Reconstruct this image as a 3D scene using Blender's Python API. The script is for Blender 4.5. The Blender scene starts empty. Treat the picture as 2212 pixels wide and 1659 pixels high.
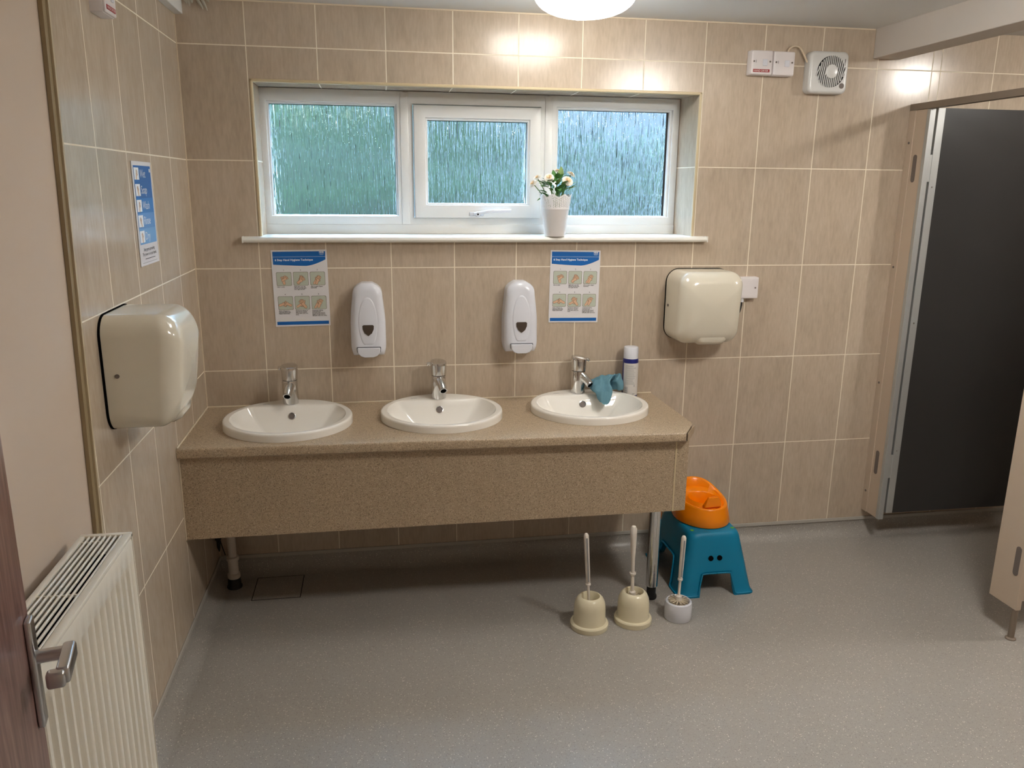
import bpy, bmesh, math, random
from mathutils import Vector, Matrix, Euler, noise
PI = math.pi
S = bpy.context.scene
COL = S.collection
random.seed(7)

# ------------------------------------------------------------------ camera, world, exposure
cam_d = bpy.data.cameras.new('camera'); cam = bpy.data.objects.new('camera', cam_d); COL.objects.link(cam)
S.camera = cam
cam_d.sensor_fit = 'HORIZONTAL'; cam_d.sensor_width = 36.0
cam_d.lens = 1722.93 / 2212 * 36.0
cam_d.clip_start = 0.02; cam_d.clip_end = 100
rx = 1.81010; rv = Vector((1.8101, -0.1435, 0.1266))
Rcv = Matrix.Rotation(rv.length, 3, rv.normalized())          # world -> camera (x right, y down, z forward)
Rw = Rcv.transposed()
cols = [Rw @ Vector((1, 0, 0)), Rw @ Vector((0, -1, 0)), Rw @ Vector((0, 0, -1))]
M4 = Matrix(((cols[0][0], cols[1][0], cols[2][0], 0.6805), (cols[0][1], cols[1][1], cols[2][1], -3.2048),
             (cols[0][2], cols[1][2], cols[2][2], 1.5873), (0, 0, 0, 1)))
cam.matrix_world = M4

S.view_settings.view_transform = 'Standard'; S.view_settings.look = 'None'
S.view_settings.exposure = 0.0; S.view_settings.gamma = 1.0
S.view_settings.use_curve_mapping = False
try:
    S.cycles.use_denoising = True
    S.cycles.sample_clamp_indirect = 0.0
    S.cycles.max_bounces = 10; S.cycles.diffuse_bounces = 5; S.cycles.glossy_bounces = 5
    S.cycles.transmission_bounces = 8
except Exception:
    pass
W = bpy.data.worlds.new('daylight'); S.world = W; W.use_nodes = True
wb = W.node_tree.nodes['Background']; wb.inputs[0].default_value = (0.47, 0.69, 1.0, 1)
_t = W.node_tree; _g = _t.nodes.new('ShaderNodeTexCoord'); _s = _t.nodes.new('ShaderNodeSeparateXYZ'); _t.links.new(_g.outputs['Generated'], _s.inputs[0])
_m = _t.nodes.new('ShaderNodeMapRange'); _m.inputs[1].default_value = 0.28; _m.inputs[2].default_value = 0.60; _m.inputs[3].default_value = 1.2; _m.inputs[4].default_value = 44.0   # overcast sky, brighter overhead
_t.links.new(_s.outputs[2], _m.inputs[0]); _t.links.new(_m.outputs[0], wb.inputs[1])
LAMP_W = dict(main=20.0, cubicle=180.0, rear=76.0)     # emission strengths of the opal diffusers
LAMP_COL = (1.0, 0.965, 0.905, 1)

# ------------------------------------------------------------------ materials
MATS = {}
def mat(name, col, rough=0.5, metal=0.0, spec=0.5, emit=None, es=0.0, coat=0.0, trans=0.0, ior=1.5):
    m = bpy.data.materials.new(name); m.use_nodes = True
    b = m.node_tree.nodes['Principled BSDF']
    b.inputs['Base Color'].default_value = (*col[:3], 1)
    b.inputs['Roughness'].default_value = rough
    b.inputs['Metallic'].default_value = metal
    b.inputs['Specular IOR Level'].default_value = spec
    b.inputs['Coat Weight'].default_value = coat
    b.inputs['Coat Roughness'].default_value = 0.08
    b.inputs['Transmission Weight'].default_value = trans
    b.inputs['IOR'].default_value = ior
    if emit:
        b.inputs['Emission Color'].default_value = (*emit[:3], 1); b.inputs['Emission Strength'].default_value = es
    MATS[name] = m
    return m
def srgb(r, g, b):
    f = lambda c: (c/255/12.92) if c/255 <= 0.04045 else ((c/255+0.055)/1.055)**2.4
    return (f(r), f(g), f(b))
class NT:
    def __init__(s, m): s.m = m; s.t = m.node_tree; s.b = s.t.nodes.get('Principled BSDF')
    def n(s, typ, **kw):
        x = s.t.nodes.new(typ)
        for k, v in kw.items(): setattr(x, k, v)
        return x
    def l(s, a, b): s.t.links.new(a, b)
    def math(s, op, a, b=None, c=None):
        x = s.n('ShaderNodeMath', operation=op)
        for i, v in enumerate((a, b, c)):
            if v is None: continue
            if isinstance(v, (int, float)): x.inputs[i].default_value = v
            else: s.l(v, x.inputs[i])
        return x.outputs[0]
    def mix(s, fac, a, b, blend='MIX'):
        x = s.n('ShaderNodeMix', data_type='RGBA', blend_type=blend)
        for sock, v in ((x.inputs[0], fac), (x.inputs[6], a), (x.inputs[7], b)):
            if isinstance(v, (int, float)): sock.default_value = v
            elif isinstance(v, tuple): sock.default_value = (*v[:3], 1)
            else: s.l(v, sock)
        return x.outputs[2]
    def ramp(s, fac, stops):
        x = s.n('ShaderNodeValToRGB'); s.l(fac, x.inputs[0])
        e = x.color_ramp.elements
        while len(e) < len(stops): e.new(0.5)
        for i, (p, c) in enumerate(stops):
            e[i].position = p; e[i].color = (*c[:3], 1) if isinstance(c, tuple) else (c, c, c, 1)
        return x.outputs[0]

X0 = 0.2376          # first full grout line on the back wall
FH = 0.07            # height of the coved skirting; tiles start above it
def tile_mat(name, axis, strip=False):
    """tiles 250 x 400 mm, light grout; axis 'x' for walls along x, 'y' for walls along y"""
    m = mat(name, (0.5, 0.42, 0.33), 0.24, spec=0.5); q = NT(m)
    g = q.n('ShaderNodeNewGeometry'); sp = q.n('ShaderNodeSeparateXYZ'); q.l(g.outputs['Position'], sp.inputs[0])
    u = sp.outputs[0] if axis == 'x' else sp.outputs[1]
    if axis == 'x':
        u = q.math('SUBTRACT', u, X0)
        if strip:
            st = q.math('GREATER_THAN', u, 2.785 - X0 + 0.22)
            u = q.math('SUBTRACT', u, q.math('MULTIPLY', st, 0.04))
    else:
        u = q.math('MULTIPLY', u, -1.0); u = q.math('SUBTRACT', u, -0.006)
    uu = q.math('DIVIDE', u, 0.25); zz = q.math('DIVIDE', q.math('SUBTRACT', sp.outputs[2], FH), 0.4)
    def dist(v, L):
        fr = q.math('FRACT', q.math('ADD', v, 100.5)); return q.math('MULTIPLY', q.math('ABSOLUTE', q.math('SUBTRACT', fr, 0.5)), L)
    du = dist(uu, 0.25); dz = dist(zz, 0.4)
    d = q.math('MINIMUM', du, dz)
    mr = q.n('ShaderNodeMapRange'); mr.inputs[1].default_value = 0.0014; mr.inputs[2].default_value = 0.0024
    mr.inputs[3].default_value = 1; mr.inputs[4].default_value = 0; q.l(d, mr.inputs[0]); grout = mr.outputs[0]
    # per tile shade
    cid = q.n('ShaderNodeCombineXYZ'); q.l(q.math('FLOOR', q.math('ADD', uu, 100)), cid.inputs[0]); q.l(q.math('FLOOR', q.math('ADD', zz, 100)), cid.inputs[1])
    wn = q.n('ShaderNodeTexWhiteNoise', noise_dimensions='3D'); q.l(cid.outputs[0], wn.inputs[0])
    # vertical soft streaks
    off = q.n('ShaderNodeVectorMath', operation='MULTIPLY_ADD'); q.l(wn.outputs[1], off.inputs[0]); off.inputs[1].default_value = (7, 7, 7); q.l(g.outputs['Position'], off.inputs[2])
    mp = q.n('ShaderNodeMapping'); mp.inputs['Scale'].default_value = (15, 15, 4.5); q.l(off.outputs[0], mp.inputs[0])
    n1 = q.n('ShaderNodeTexNoise'); n1.inputs['Scale'].default_value = 1.5; n1.inputs['Detail'].default_value = 5; n1.inputs['Roughness'].default_value = 0.6; q.l(mp.outputs[0], n1.inputs[0])
    mp2 = q.n('ShaderNodeMapping'); mp2.inputs['Scale'].default_value = (120, 120, 24); q.l(off.outputs[0], mp2.inputs[0])
    n2 = q.n('ShaderNodeTexNoise'); n2.inputs['Scale'].default_value = 1.0; n2.inputs['Detail'].default_value = 4; q.l(mp2.outputs[0], n2.inputs[0])
    n3 = q.n('ShaderNodeTexNoise'); n3.inputs['Scale'].default_value = 2.3; n3.inputs['Detail'].default_value = 1; q.l(g.outputs['Position'], n3.inputs[0])
    base = q.ramp(n1.outputs[0], [(0.28, srgb(185, 168, 148)), (0.5, srgb(194, 177, 157)), (0.72, srgb(200, 184, 165))])
    base = q.mix(0.20, base, q.ramp(n2.outputs[0], [(0.3, srgb(154, 138, 119)), (0.7, srgb(214, 199, 180))]))
    v = q.math('ADD', q.math('MULTIPLY', wn.outputs[0], 0.09), 0.93)
    hs = q.n('ShaderNodeHueSaturation'); q.l(base, hs.inputs['Color']); q.l(v, hs.inputs['Value'])
    colr = q.mix(grout, hs.outputs[0], srgb(236, 226, 206))
    q.l(colr, q.b.inputs['Base Color'])
    q.l(q.math('ADD', q.math('MULTIPLY', grout, 0.5), 0.2), q.b.inputs['Roughness'])
    h = q.math('ADD', q.math('MULTIPLY', grout, -1.0), q.math('MULTIPLY', n1.outputs[0], 0.10))
    bp = q.n('ShaderNodeBump'); bp.inputs['Strength'].default_value = 0.35; bp.inputs['Distance'].default_value = 0.0015; q.l(h, bp.inputs['Height']); q.l(bp.outputs[0], q.b.inputs['Normal'])
    return m
def speckle_mat(name, base, dark, light, scale, rough, amt=(0.16, 0.12), spec=0.4, noise_amt=0.5):
    m = mat(name, base, rough, spec=spec); q = NT(m)
    tc = q.n('ShaderNodeNewGeometry')
    vo = q.n('ShaderNodeTexVoronoi'); vo.inputs['Scale'].default_value = scale; q.l(tc.outputs['Position'], vo.inputs['Vector'])
    sp = q.n('ShaderNodeSeparateColor'); q.l(vo.outputs['Color'], sp.inputs[0])
    dk = q.math('LESS_THAN', sp.outputs[0], amt[0]); lt = q.math('GREATER_THAN', sp.outputs[0], 1 - amt[1])
    size = q.math('LESS_THAN', vo.outputs['Distance'], 0.42)
    vo2 = q.n('ShaderNodeTexVoronoi'); vo2.inputs['Scale'].default_value = scale * 1.9; q.l(tc.outputs['Position'], vo2.inputs['Vector'])
    sp2 = q.n('ShaderNodeSeparateColor'); q.l(vo2.outputs['Color'], sp2.inputs[0])
    b2 = q.mix(q.math('MULTIPLY', sp2.outputs[1], noise_amt), base, tuple(c*0.62 for c in base))
    c = q.mix(q.math('MULTIPLY', dk, q.math('MULTIPLY', size, 0.9)), b2, dark)
    c = q.mix(q.math('MULTIPLY', lt, q.math('MULTIPLY', size, 0.85)), c, light)
    big = q.n('ShaderNodeTexNoise'); big.inputs['Scale'].default_value = 1.6; q.l(tc.outputs['Position'], big.inputs[0])
    c = q.mix(0.12, c, q.ramp(big.outputs[0], [(0.35, tuple(x*0.7 for x in base)), (0.65, tuple(min(1, x*1.25) for x in base))]))
    q.l(c, q.b.inputs['Base Color'])
    return m

tile_mat('tile_back', 'x', strip=True); tile_mat('tile_side', 'y')
speckle_mat('vinyl_floor', srgb(166, 161, 154), srgb(130, 124, 117), srgb(228, 222, 210), 260, 0.32, (0.12, 0.06))
speckle_mat('laminate', srgb(190, 168, 140), srgb(70, 54, 40), srgb(226, 210, 184), 350, 0.36, (0.27, 0.12), noise_amt=0.9)
mat('ceiling_paint', srgb(226, 226, 224), 0.9, spec=0.1)
mat('beam_paint', srgb(208, 200, 192), 0.85, spec=0.1)
m = mat('cream_paint', srgb(200, 183, 166), 0.75, spec=0.2)
q = NT(m); nz = q.n('ShaderNodeTexNoise'); nz.inputs['Scale'].default_value = 60; bp = q.n('ShaderNodeBump'); bp.inputs['Strength'].default_value = 0.06
q.l(nz.outputs[0], bp.inputs['Height']); q.l(bp.outputs[0], q.b.inputs['Normal'])
mat('trim_pale', srgb(184, 168, 138), 0.45); mat('trim_beige', srgb(206, 188, 152), 0.35); mat('trim_olive', srgb(150, 132, 100), 0.5)
mat('cap_strip', srgb(178, 174, 166), 0.4); mat('grout', srgb(222, 208, 184), 0.7)
mat('upvc', srgb(232, 232, 230), 0.28, spec=0.5); mat('sill_white', srgb(238, 236, 228), 0.3)
mat('gasket', (0.01, 0.012, 0.015), 0.5)
mat('ceramic', srgb(240, 236, 228), 0.08, spec=0.6, coat=0.3)
mat('chrome', (0.72, 0.72, 0.72), 0.1, metal=1.0); mat('steel', (0.62, 0.62, 0.63), 0.26, metal=1.0); mat('alu', (0.50, 0.51, 0.50), 0.45, metal=0.5)
mat('white_plastic', srgb(222, 224, 232), 0.22, spec=0.5); mat('grey_white', srgb(214, 214, 212), 0.25)
mat('switch_plastic', srgb(226, 220, 220), 0.35); mat('dark', (0.006, 0.006, 0.006), 0.9, spec=0.0); mat('black_rubber', (0.01, 0.01, 0.011), 0.6)
mat('smoke', srgb(74, 64, 56), 0.2); mat('dark_line', srgb(110, 112, 118), 0.5)
mat('cream_enamel', srgb(222, 215, 197), 0.13, spec=0.6, coat=0.4)
mat('red_label', srgb(158, 24, 36), 0.5); mat('label_text', srgb(240, 226, 220), 0.6)
mat('cable_cream', srgb(214, 196, 170), 0.5); mat('cream_plastic', srgb(226, 217, 188), 0.22, spec=0.5)
mat('brush_white', srgb(228, 220, 210), 0.35); mat('bristle', srgb(206, 192, 168), 0.8)
mat('teal_plastic', srgb(0, 124, 162), 0.42, spec=0.4); mat('orange_plastic', srgb(250, 140, 0), 0.25, spec=0.5)
mat('green_dot', srgb(90, 160, 60), 0.6)
mat('radiator_white', srgb(226, 220, 206), 0.35); mat('paper', srgb(226, 224, 226), 0.35, coat=0.2)
mat('print_blue', srgb(14, 100, 178), 0.35); mat('print_blue2', srgb(34, 124, 200), 0.35); mat('print_blue3', srgb(88, 150, 214), 0.35); mat('print_blue4', srgb(112, 170, 222), 0.35)
mat('print_text', srgb(60, 56, 56), 0.5); mat('print_white', srgb(240, 242, 245), 0.4); mat('print_green', srgb(190, 197, 182), 0.4)
mat('print_skin', srgb(222, 182, 150), 0.4); mat('print_line', srgb(92, 70, 50), 0.5); mat('print_grey', srgb(150, 150, 150), 0.5)
mat('navy', srgb(24, 32, 110), 0.3); mat('label_grey', srgb(214, 210, 206), 0.4)
mat('partition_beige', srgb(196, 178, 158), 0.45); mat('header_brown', srgb(128, 114, 100), 0.5)
mat('partition_black', srgb(55, 54, 53), 0.38, spec=0.35); mat('hinge_grey', srgb(112, 102, 96), 0.5); mat('pipe_plastic', srgb(206, 196, 184), 0.4)
mat('lamp_rim', srgb(230, 226, 218), 0.4)
mat('leaf', srgb(78, 132, 62), 0.5); mat('leaf_light', srgb(122, 150, 84), 0.5); mat('stem', srgb(96, 130, 70), 0.6); mat('petal', srgb(250, 246, 236), 0.6); mat('petal_core', srgb(244, 222, 186), 0.6)
mat('pot_white', srgb(238, 234, 232), 0.35); mat('soil', srgb(60, 48, 38), 0.9); mat('flake', srgb(196, 192, 178), 0.8)
# cloth
m = mat('cloth_teal', srgb(78, 146, 172), 0.95, spec=0.1); q = NT(m); nz = q.n('ShaderNodeTexNoise'); nz.inputs['Scale'].default_value = 420; nz.inputs['Detail'].default_value = 3
bp = q.n('ShaderNodeBump'); bp.inputs['Strength'].default_value = 0.5; bp.inputs['Distance'].default_value = 0.002; q.l(nz.outputs[0], bp.inputs['Height']); q.l(bp.outputs[0], q.b.inputs['Normal'])
q.l(q.ramp(nz.outputs[0], [(0.3, srgb(82, 126, 144)), (0.7, srgb(124, 166, 180))]), q.b.inputs['Base Color'])
mat('cloth_edge', srgb(150, 196, 206), 0.9)
# wood door
m = mat('door_wood', srgb(120, 70, 60), 0.3, spec=0.5, coat=0.3); q = NT(m); g = q.n('ShaderNodeNewGeometry'); mp = q.n('ShaderNodeMapping'); mp.inputs['Scale'].default_value = (46, 46, 5); q.l(g.outputs['Position'], mp.inputs[0])
nz = q.n('ShaderNodeTexNoise'); nz.inputs['Scale'].default_value = 2.4; nz.inputs['Detail'].default_value = 6; q.l(mp.outputs[0], nz.inputs[0])
q.l(q.ramp(nz.outputs[0], [(0.3, srgb(98, 70, 64)), (0.55, srgb(132, 101, 95)), (0.75, srgb(158, 130, 121))]), q.b.inputs['Base Color'])
# foliage outside
m = mat('hedge_leaves', srgb(60, 96, 56), 0.8); q = NT(m); nz = q.n('ShaderNodeTexNoise'); nz.inputs['Scale'].default_value = 9; nz.inputs['Detail'].default_value = 6
q.l(q.ramp(nz.outputs[0], [(0.35, srgb(6, 20, 3)), (0.6, srgb(20, 42, 9)), (0.8, srgb(46, 68, 22))]), q.b.inputs['Base Color'])
mat('lawn', srgb(28, 38, 16), 0.9); mat('outside_render', srgb(190, 196, 200), 0.9)
# patterned glass
m = bpy.data.materials.new('patterned_glass'); m.use_nodes = True; MATS['patterned_glass'] = m; q = NT(m)
for nn in list(q.t.nodes): q.t.nodes.remove(nn)
out = q.n('ShaderNodeOutputMaterial'); gl = q.n('ShaderNodeBsdfRefraction'); gl.inputs['IOR'].default_value = 1.5; gl.inputs['Roughness'].default_value = 0.02
gl.inputs['Color'].default_value = (0.93, 0.98, 0.98, 1)
gs = q.n('ShaderNodeBsdfGlossy'); gs.inputs['Roughness'].default_value = 0.08
g = q.n('ShaderNodeNewGeometry'); mp = q.n('ShaderNodeMapping'); mp.inputs['Scale'].default_value = (1, 1, 0.055); q.l(g.outputs['Position'], mp.inputs[0])
n1 = q.n('ShaderNodeTexNoise'); n1.inputs['Scale'].default_value = 160; n1.inputs['Detail'].default_value = 1.5; n1.inputs['Roughness'].default_value = 0.6; q.l(mp.outputs[0], n1.inputs[0])
n2 = q.n('ShaderNodeTexNoise'); n2.inputs['Scale'].default_value = 60; n2.inputs['Detail'].default_value = 2; q.l(g.outputs['Position'], n2.inputs[0])
hh = q.math('ADD', n1.outputs[0], q.math('MULTIPLY', n2.outputs[0], 0.06))
bp = q.n('ShaderNodeBump'); bp.inputs['Strength'].default_value = 1.0; bp.inputs['Distance'].default_value = 0.0068; q.l(hh, bp.inputs['Height'])
q.l(bp.outputs[0], gl.inputs['Normal']); q.l(bp.outputs[0], gs.inputs['Normal'])
mx = q.n('ShaderNodeMixShader'); mx.inputs[0].default_value = 0.07; q.l(gl.outputs[0], mx.inputs[1]); q.l(gs.outputs[0], mx.inputs[2]); q.l(mx.outputs[0], out.inputs[0])

def lamp_mat(name, strength):
    m = mat(name, (0.9, 0.9, 0.88), 0.3, emit=LAMP_COL, es=strength); return m
for k, v in LAMP_W.items(): lamp_mat('opal_' + k, v)

# ------------------------------------------------------------------ mesh helpers
def obj(name, bm, m, parent=None, loc=None, smooth=None, rot=None):
    """link a bmesh as one mesh object; m: material name or list"""
    me = bpy.data.meshes.new(name)
    bmesh.ops.recalc_face_normals(bm, faces=bm.faces[:])
    if smooth is not None:
        for f in bm.faces: f.smooth = True
    bm.to_mesh(me); bm.free()
    for x in (m if isinstance(m, (list, tuple)) else [m]): me.materials.append(MATS[x])
    if smooth is not None and smooth is not True:
        try: me.set_sharp_from_angle(angle=math.radians(smooth))
        except Exception: pass
    o = bpy.data.objects.new(name, me); COL.objects.link(o)
    if parent: o.parent = parent
    if loc: o.location = loc
    if rot: o.rotation_euler = rot
    return o
def tag(o, label=None, cat=None, group=None, kind=None):
    if label: o['label'] = label
    if cat: o['category'] = cat
    if group: o['group'] = group
    if kind: o['kind'] = kind
    return o
def thing(name, label, cat, loc=(0, 0, 0), rz=0, group=None, rot=None):
    o = bpy.data.objects.new(name, None); COL.objects.link(o); o.empty_display_size = 0.05
    o.location = loc; o.rotation_euler = rot if rot else (0, 0, rz)
    return tag(o, label, cat, group)
def struct(name, bm, m, label=None, smooth=None):
    o = obj(name, bm, m, smooth=smooth); o['kind'] = 'structure'
    if label: o['label'] = label; o['category'] = name.split('_')[0]
    return o
def box(bm, x0, x1, y0, y1, z0, z1, bev=0.0, seg=2, mi=0):
    vs = [bm.verts.new((x, y, z)) for x in (x0, x1) for y in (y0, y1) for z in (z0, z1)]
    F = [(0, 1, 3, 2), (4, 6, 7, 5), (0, 4, 5, 1), (2, 3, 7, 6), (0, 2, 6, 4), (1, 5, 7, 3)]
    fs = [bm.faces.new([vs[i] for i in f]) for f in F]
    for f in fs: f.material_index = mi
    if bev > 0:
        es = list({e for f in fs for e in f.edges})
        r = bmesh.ops.bevel(bm, geom=es, offset=bev, segments=seg, profile=0.5, affect='EDGES')
        for f in r['faces']: f.material_index = mi
    return fs
def B(*a, **k):
    bm = bmesh.new(); box(bm, *a, **k); return bm
def ring(bm, pts): return [bm.verts.new(p) for p in pts]
def skin_rings(bm, rings, cap0=True, cap1=True, closed=True, mi=0):
    for a, b in zip(rings, rings[1:]):
        n = len(a)
        for i in range(n if closed else n-1):
            j = (i+1) % n
            f = bm.faces.new((a[i], a[j], b[j], b[i])); f.material_index = mi
    if cap0: bm.faces.new(rings[0]).material_index = mi
    if cap1: bm.faces.new(rings[-1][::-1]).material_index = mi
def lathe(prof, n=32, c=(0, 0, 0), sx=1, sy=1, cap0=True, cap1=True, bm=None, mi=0):
    bm = bm or bmesh.new(); R_ = []
    for r, z in prof:
        R_.append(ring(bm, [(c[0]+sx*r*math.cos(2*PI*i/n), c[1]+sy*r*math.sin(2*PI*i/n), c[2]+z) for i in range(n)]))
    skin_rings(bm, R_, cap0, cap1, mi=mi); return bm
def tube(pts, r, n=10, bm=None, caps=True, rs=None, mi=0):
    bm = bm or bmesh.new(); pts = [Vector(p) for p in pts]; rings = []
    up = None
    for i, p in enumerate(pts):
        t = (pts[min(i+1, len(pts)-1)] - pts[max(i-1, 0)]).normalized()
        if up is None: up = Vector((0, 0, 1)) if abs(t.z) < 0.9 else Vector((1, 0, 0))
        a = t.cross(up).normalized(); b = a.cross(t).normalized(); up = b
        rr = rs[i] if rs else r
        rings.append(ring(bm, [p + a*rr*math.cos(2*PI*k/n) + b*rr*math.sin(2*PI*k/n) for k in range(n)]))
    skin_rings(bm, rings, caps, caps, mi=mi); return bm
def bez(pts, n=8):
    """catmull-rom through points"""
    P = [Vector(p) for p in pts]; P = [2*P[0]-P[1]] + P + [2*P[-1]-P[-2]]; o = []
    for i in range(1, len(P)-2):
        for k in range(n):
            t = k/n; a, b, c, d = P[i-1:i+3]
            o.append(0.5*((2*b)+(c-a)*t+(2*a-5*b+4*c-d)*t*t+(3*b-a-3*c+d)*t**3))
    o.append(P[-2]); return o
def rrect(w, h, r, n=6, cx=0, cy=0):
    r = min(r, w/2-1e-5, h/2-1e-5); o = []
    for qx, qy, a0 in ((1, 1, 0), (-1, 1, 90), (-1, -1, 180), (1, -1, 270)):
        for k in range(n+1):
            a = math.radians(a0 + 90*k/n)
            o.append((cx + qx*(w/2-r) + r*math.cos(a), cy + qy*(h/2-r) + r*math.sin(a)))
    return o
def puff(outline, D, r, n=6, c=None, warp=None, back=0.0, frame='back', mi=0, bm=None, e=1.0):
    """solid whose front is rounded: outline (u,v) at the wall, fillet r, depth D.  frame: 'back' u->x, v->z, depth-> -y ; 'left' depth-> +x, u-> y"""
    bm = bm or bmesh.new()
    if c is None: c = (sum(p[0] for p in outline)/len(outline), sum(p[1] for p in outline)/len(outline))
    hw = max(abs(p[0]-c[0]) for p in outline); hh = max(abs(p[1]-c[1]) for p in outline)
    rings = []
    lv = [(0.0, back), (0.0, D-r)] + [(r*(1-math.cos(PI/2*k/n)), D-r+r*math.sin(PI/2*k/n)) for k in range(1, n+1)]
    def T(u, v, d):
        if warp: u, v, d = warp(u, v, d)
        return (u, -d, v) if frame == 'back' else (d, u, v) if frame == 'left' else (u, v, d)
    for ins, d in lv:
        su, sv = (hw-ins)/hw, (hh-ins)/hh
        rings.append(ring(bm, [T(c[0]+(u-c[0])*su, c[1]+(v-c[1])*sv, d) for u, v in outline]))
    # front filled by shrinking rings so a warp stays smooth
    ins, d = lv[-1]; su, sv = (hw-ins)/hw, (hh-ins)/hh
    for f in (0.75, 0.5, 0.25):
        rings.append(ring(bm, [T(c[0]+(u-c[0])*su*f, c[1]+(v-c[1])*sv*f, d) for u, v in outline]))
    skin_rings(bm, rings, True, True, mi=mi); return bm
def plate(outline, z=0.0, bm=None, mi=0, T=None, thick=0.0):
    bm = bm or bmesh.new(); T = T or (lambda u, v, d: (u, -d, v))
    f = bm.faces.new([bm.verts.new(T(u, v, z)) for u, v in outline]); f.material_index = mi
    return bm
def disc_pts(r, n=20, cx=0, cy=0, sy=1): return [(cx+r*math.cos(2*PI*i/n), cy+sy*r*math.sin(2*PI*i/n)) for i in range(n)]
_txt = {}
def text_bm(s, size, T, d=0.0, bm=None, mi=0, align='LEFT', xscale=1.0, at=(0, 0), bold=0.0, space=1.0):
    """letters as flat faces placed by T(u, v, d)"""
    bm = bm or bmesh.new()
    cu = bpy.data.curves.new('lettering', 'FONT'); cu.body = s; cu.size = size; cu.align_x = align; cu.resolution_u = 2; cu.offset = bold
    cu.space_line = space
    o = bpy.data.objects.new('lettering', cu); COL.objects.link(o)
    dg = bpy.context.evaluated_depsgraph_get(); me = bpy.data.meshes.new_from_object(o.evaluated_get(dg))
    bpy.data.objects.remove(o); bpy.data.curves.remove(cu)
    vs = [bm.verts.new(T(at[0]+v.co.x*xscale, at[1]+v.co.y, d)) for v in me.vertices]
    for p in me.polygons:
        try: bm.faces.new([vs[i] for i in p.vertices]).material_index = mi
        except ValueError: pass
    bpy.data.meshes.remove(me); return bm
def copy_tree(o, parent=None):
    c = o.copy(); COL.objects.link(c)
    if parent: c.parent = parent
    for ch in list(o.children): copy_tree(ch, c)
    return c

# ------------------------------------------------------------------ ROOM
XR, YF, ZC = 4.35, -3.75, 2.222
WX0, WX1, WXR1, WZ0, WZ1, WY = 0.250, 1.977, 1.957, 1.392, 1.951, 0.175
# floor with a cove rising to the skirting strip
bm = bmesh.new()
r = 0.058
def cove(bm, p_fn, s0, s1):
    pr_ = None
    n = 8
    prof = [(0.0, FH)] + [(r*(1-math.cos(a)), r*(1-math.sin(a))) for a in [PI/2*k/n for k in range(n)][::-1][::-1]]
    # prof goes from wall (d=0,z=FH) down to (d=r, z=0)
    prof = [(0.0, FH)] + [(r*(1-math.sin(PI/2*(1-k/n))), r*(1-math.cos(PI/2*(1-k/n)))) for k in range(n+1)]
    for d, z in prof:
        a, b = bm.verts.new(p_fn(s0(d), d, z)), bm.verts.new(p_fn(s1(d), d, z))
        if pr_: bm.faces.new((pr_[0], pr_[1], b, a))
        pr_ = (a, b)
bm.faces.new([bm.verts.new(p) for p in ((r, YF, 0), (XR, YF, 0), (XR, -r, 0), (r, -r, 0))])
cove(bm, lambda s, d, z: (s, -d, z), lambda d: d, lambda d: XR)
cove(bm, lambda s, d, z: (d, s, z), lambda d: -d, lambda d: YF)
struct('floor', bm, 'vinyl_floor', smooth=60)
bm = bmesh.new(); box(bm, -0.3, XR+0.1, YF-0.1, 0.0, ZC, ZC+0.1); struct('ceiling', bm, 'ceiling_paint')
# back wall as quads around the window opening, with thickness and reveals
bm = bmesh.new()
def quad(bm, *ps, mi=0):
    f = bm.faces.new([bm.verts.new(p) for p in ps]); f.material_index = mi; return f
quad(bm, (0, 0, FH), (WX0, 0, FH), (WX0, 0, ZC), (0, 0, ZC))
quad(bm, (WX1, 0, FH), (XR, 0, FH), (XR, 0, ZC), (WX1, 0, ZC))
quad(bm, (WX0, 0, FH), (WX1, 0, FH), (WX1, 0, WZ0-0.02), (WX0, 0, WZ0-0.02))
quad(bm, (WX0, 0, WZ1), (WX1, 0, WZ1), (WX1, 0, ZC), (WX0, 0, ZC))
D2 = 0.30
quad(bm, (WX0, 0, WZ0-.02), (WX0, WY+.1, WZ0-.02), (WX0, WY+.1, WZ1), (WX0, 0, WZ1), mi=1)
quad(bm, (WX1, 0, WZ0-.02), (WXR1, WY+.1, WZ0-.02), (WXR1, WY+.1, WZ1), (WX1, 0, WZ1), mi=1)
quad(bm, (WX0, 0, WZ1), (WX1, 0, WZ1), (WXR1, WY+.1, WZ1), (WX0, WY+.1, WZ1))
quad(bm, (WX0, 0, WZ0-.02), (WX1, 0, WZ0-.02), (WXR1, WY+.1, WZ0-.02), (WX0, WY+.1, WZ0-.02))
# outer leaf
for a in (((-.3, D2, 0), (WX0, D2, 0), (WX0, D2, ZC+.1), (-.3, D2, ZC+.1)), ((WX1, D2, 0), (XR+.1, D2, 0), (XR+.1, D2, ZC+.1), (WX1, D2, ZC+.1)),
          ((WX0, D2, 0), (WX1, D2, 0), (WX1, D2, WZ0-.02), (WX0, D2, WZ0-.02)), ((WX0, D2, WZ1), (WX1, D2, WZ1), (WX1, D2, ZC+.1), (WX0, D2, ZC+.1)),
          ((WX0, WY+.1, WZ1), (WXR1, WY+.1, WZ1), (WX1, D2, WZ1), (WX0, D2, WZ1)), ((WX0, WY+.1, WZ0-.02), (WX0, D2, WZ0-.02), (WX0, D2, WZ1), (WX0, WY+.1, WZ1)),
          ((WXR1, WY+.1, WZ0-.02), (WX1, D2, WZ0-.02), (WX1, D2, WZ1), (WXR1, WY+.1, WZ1)), ((WX0, WY+.1, WZ0-.02), (WXR1, WY+.1, WZ0-.02), (WX1, D2, WZ0-.02), (WX0, D2, WZ0-.02))):
    quad(bm, *a, mi=2)
struct('wall_back', bm, ['tile_back', 'tile_side', 'outside_render'])
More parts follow.
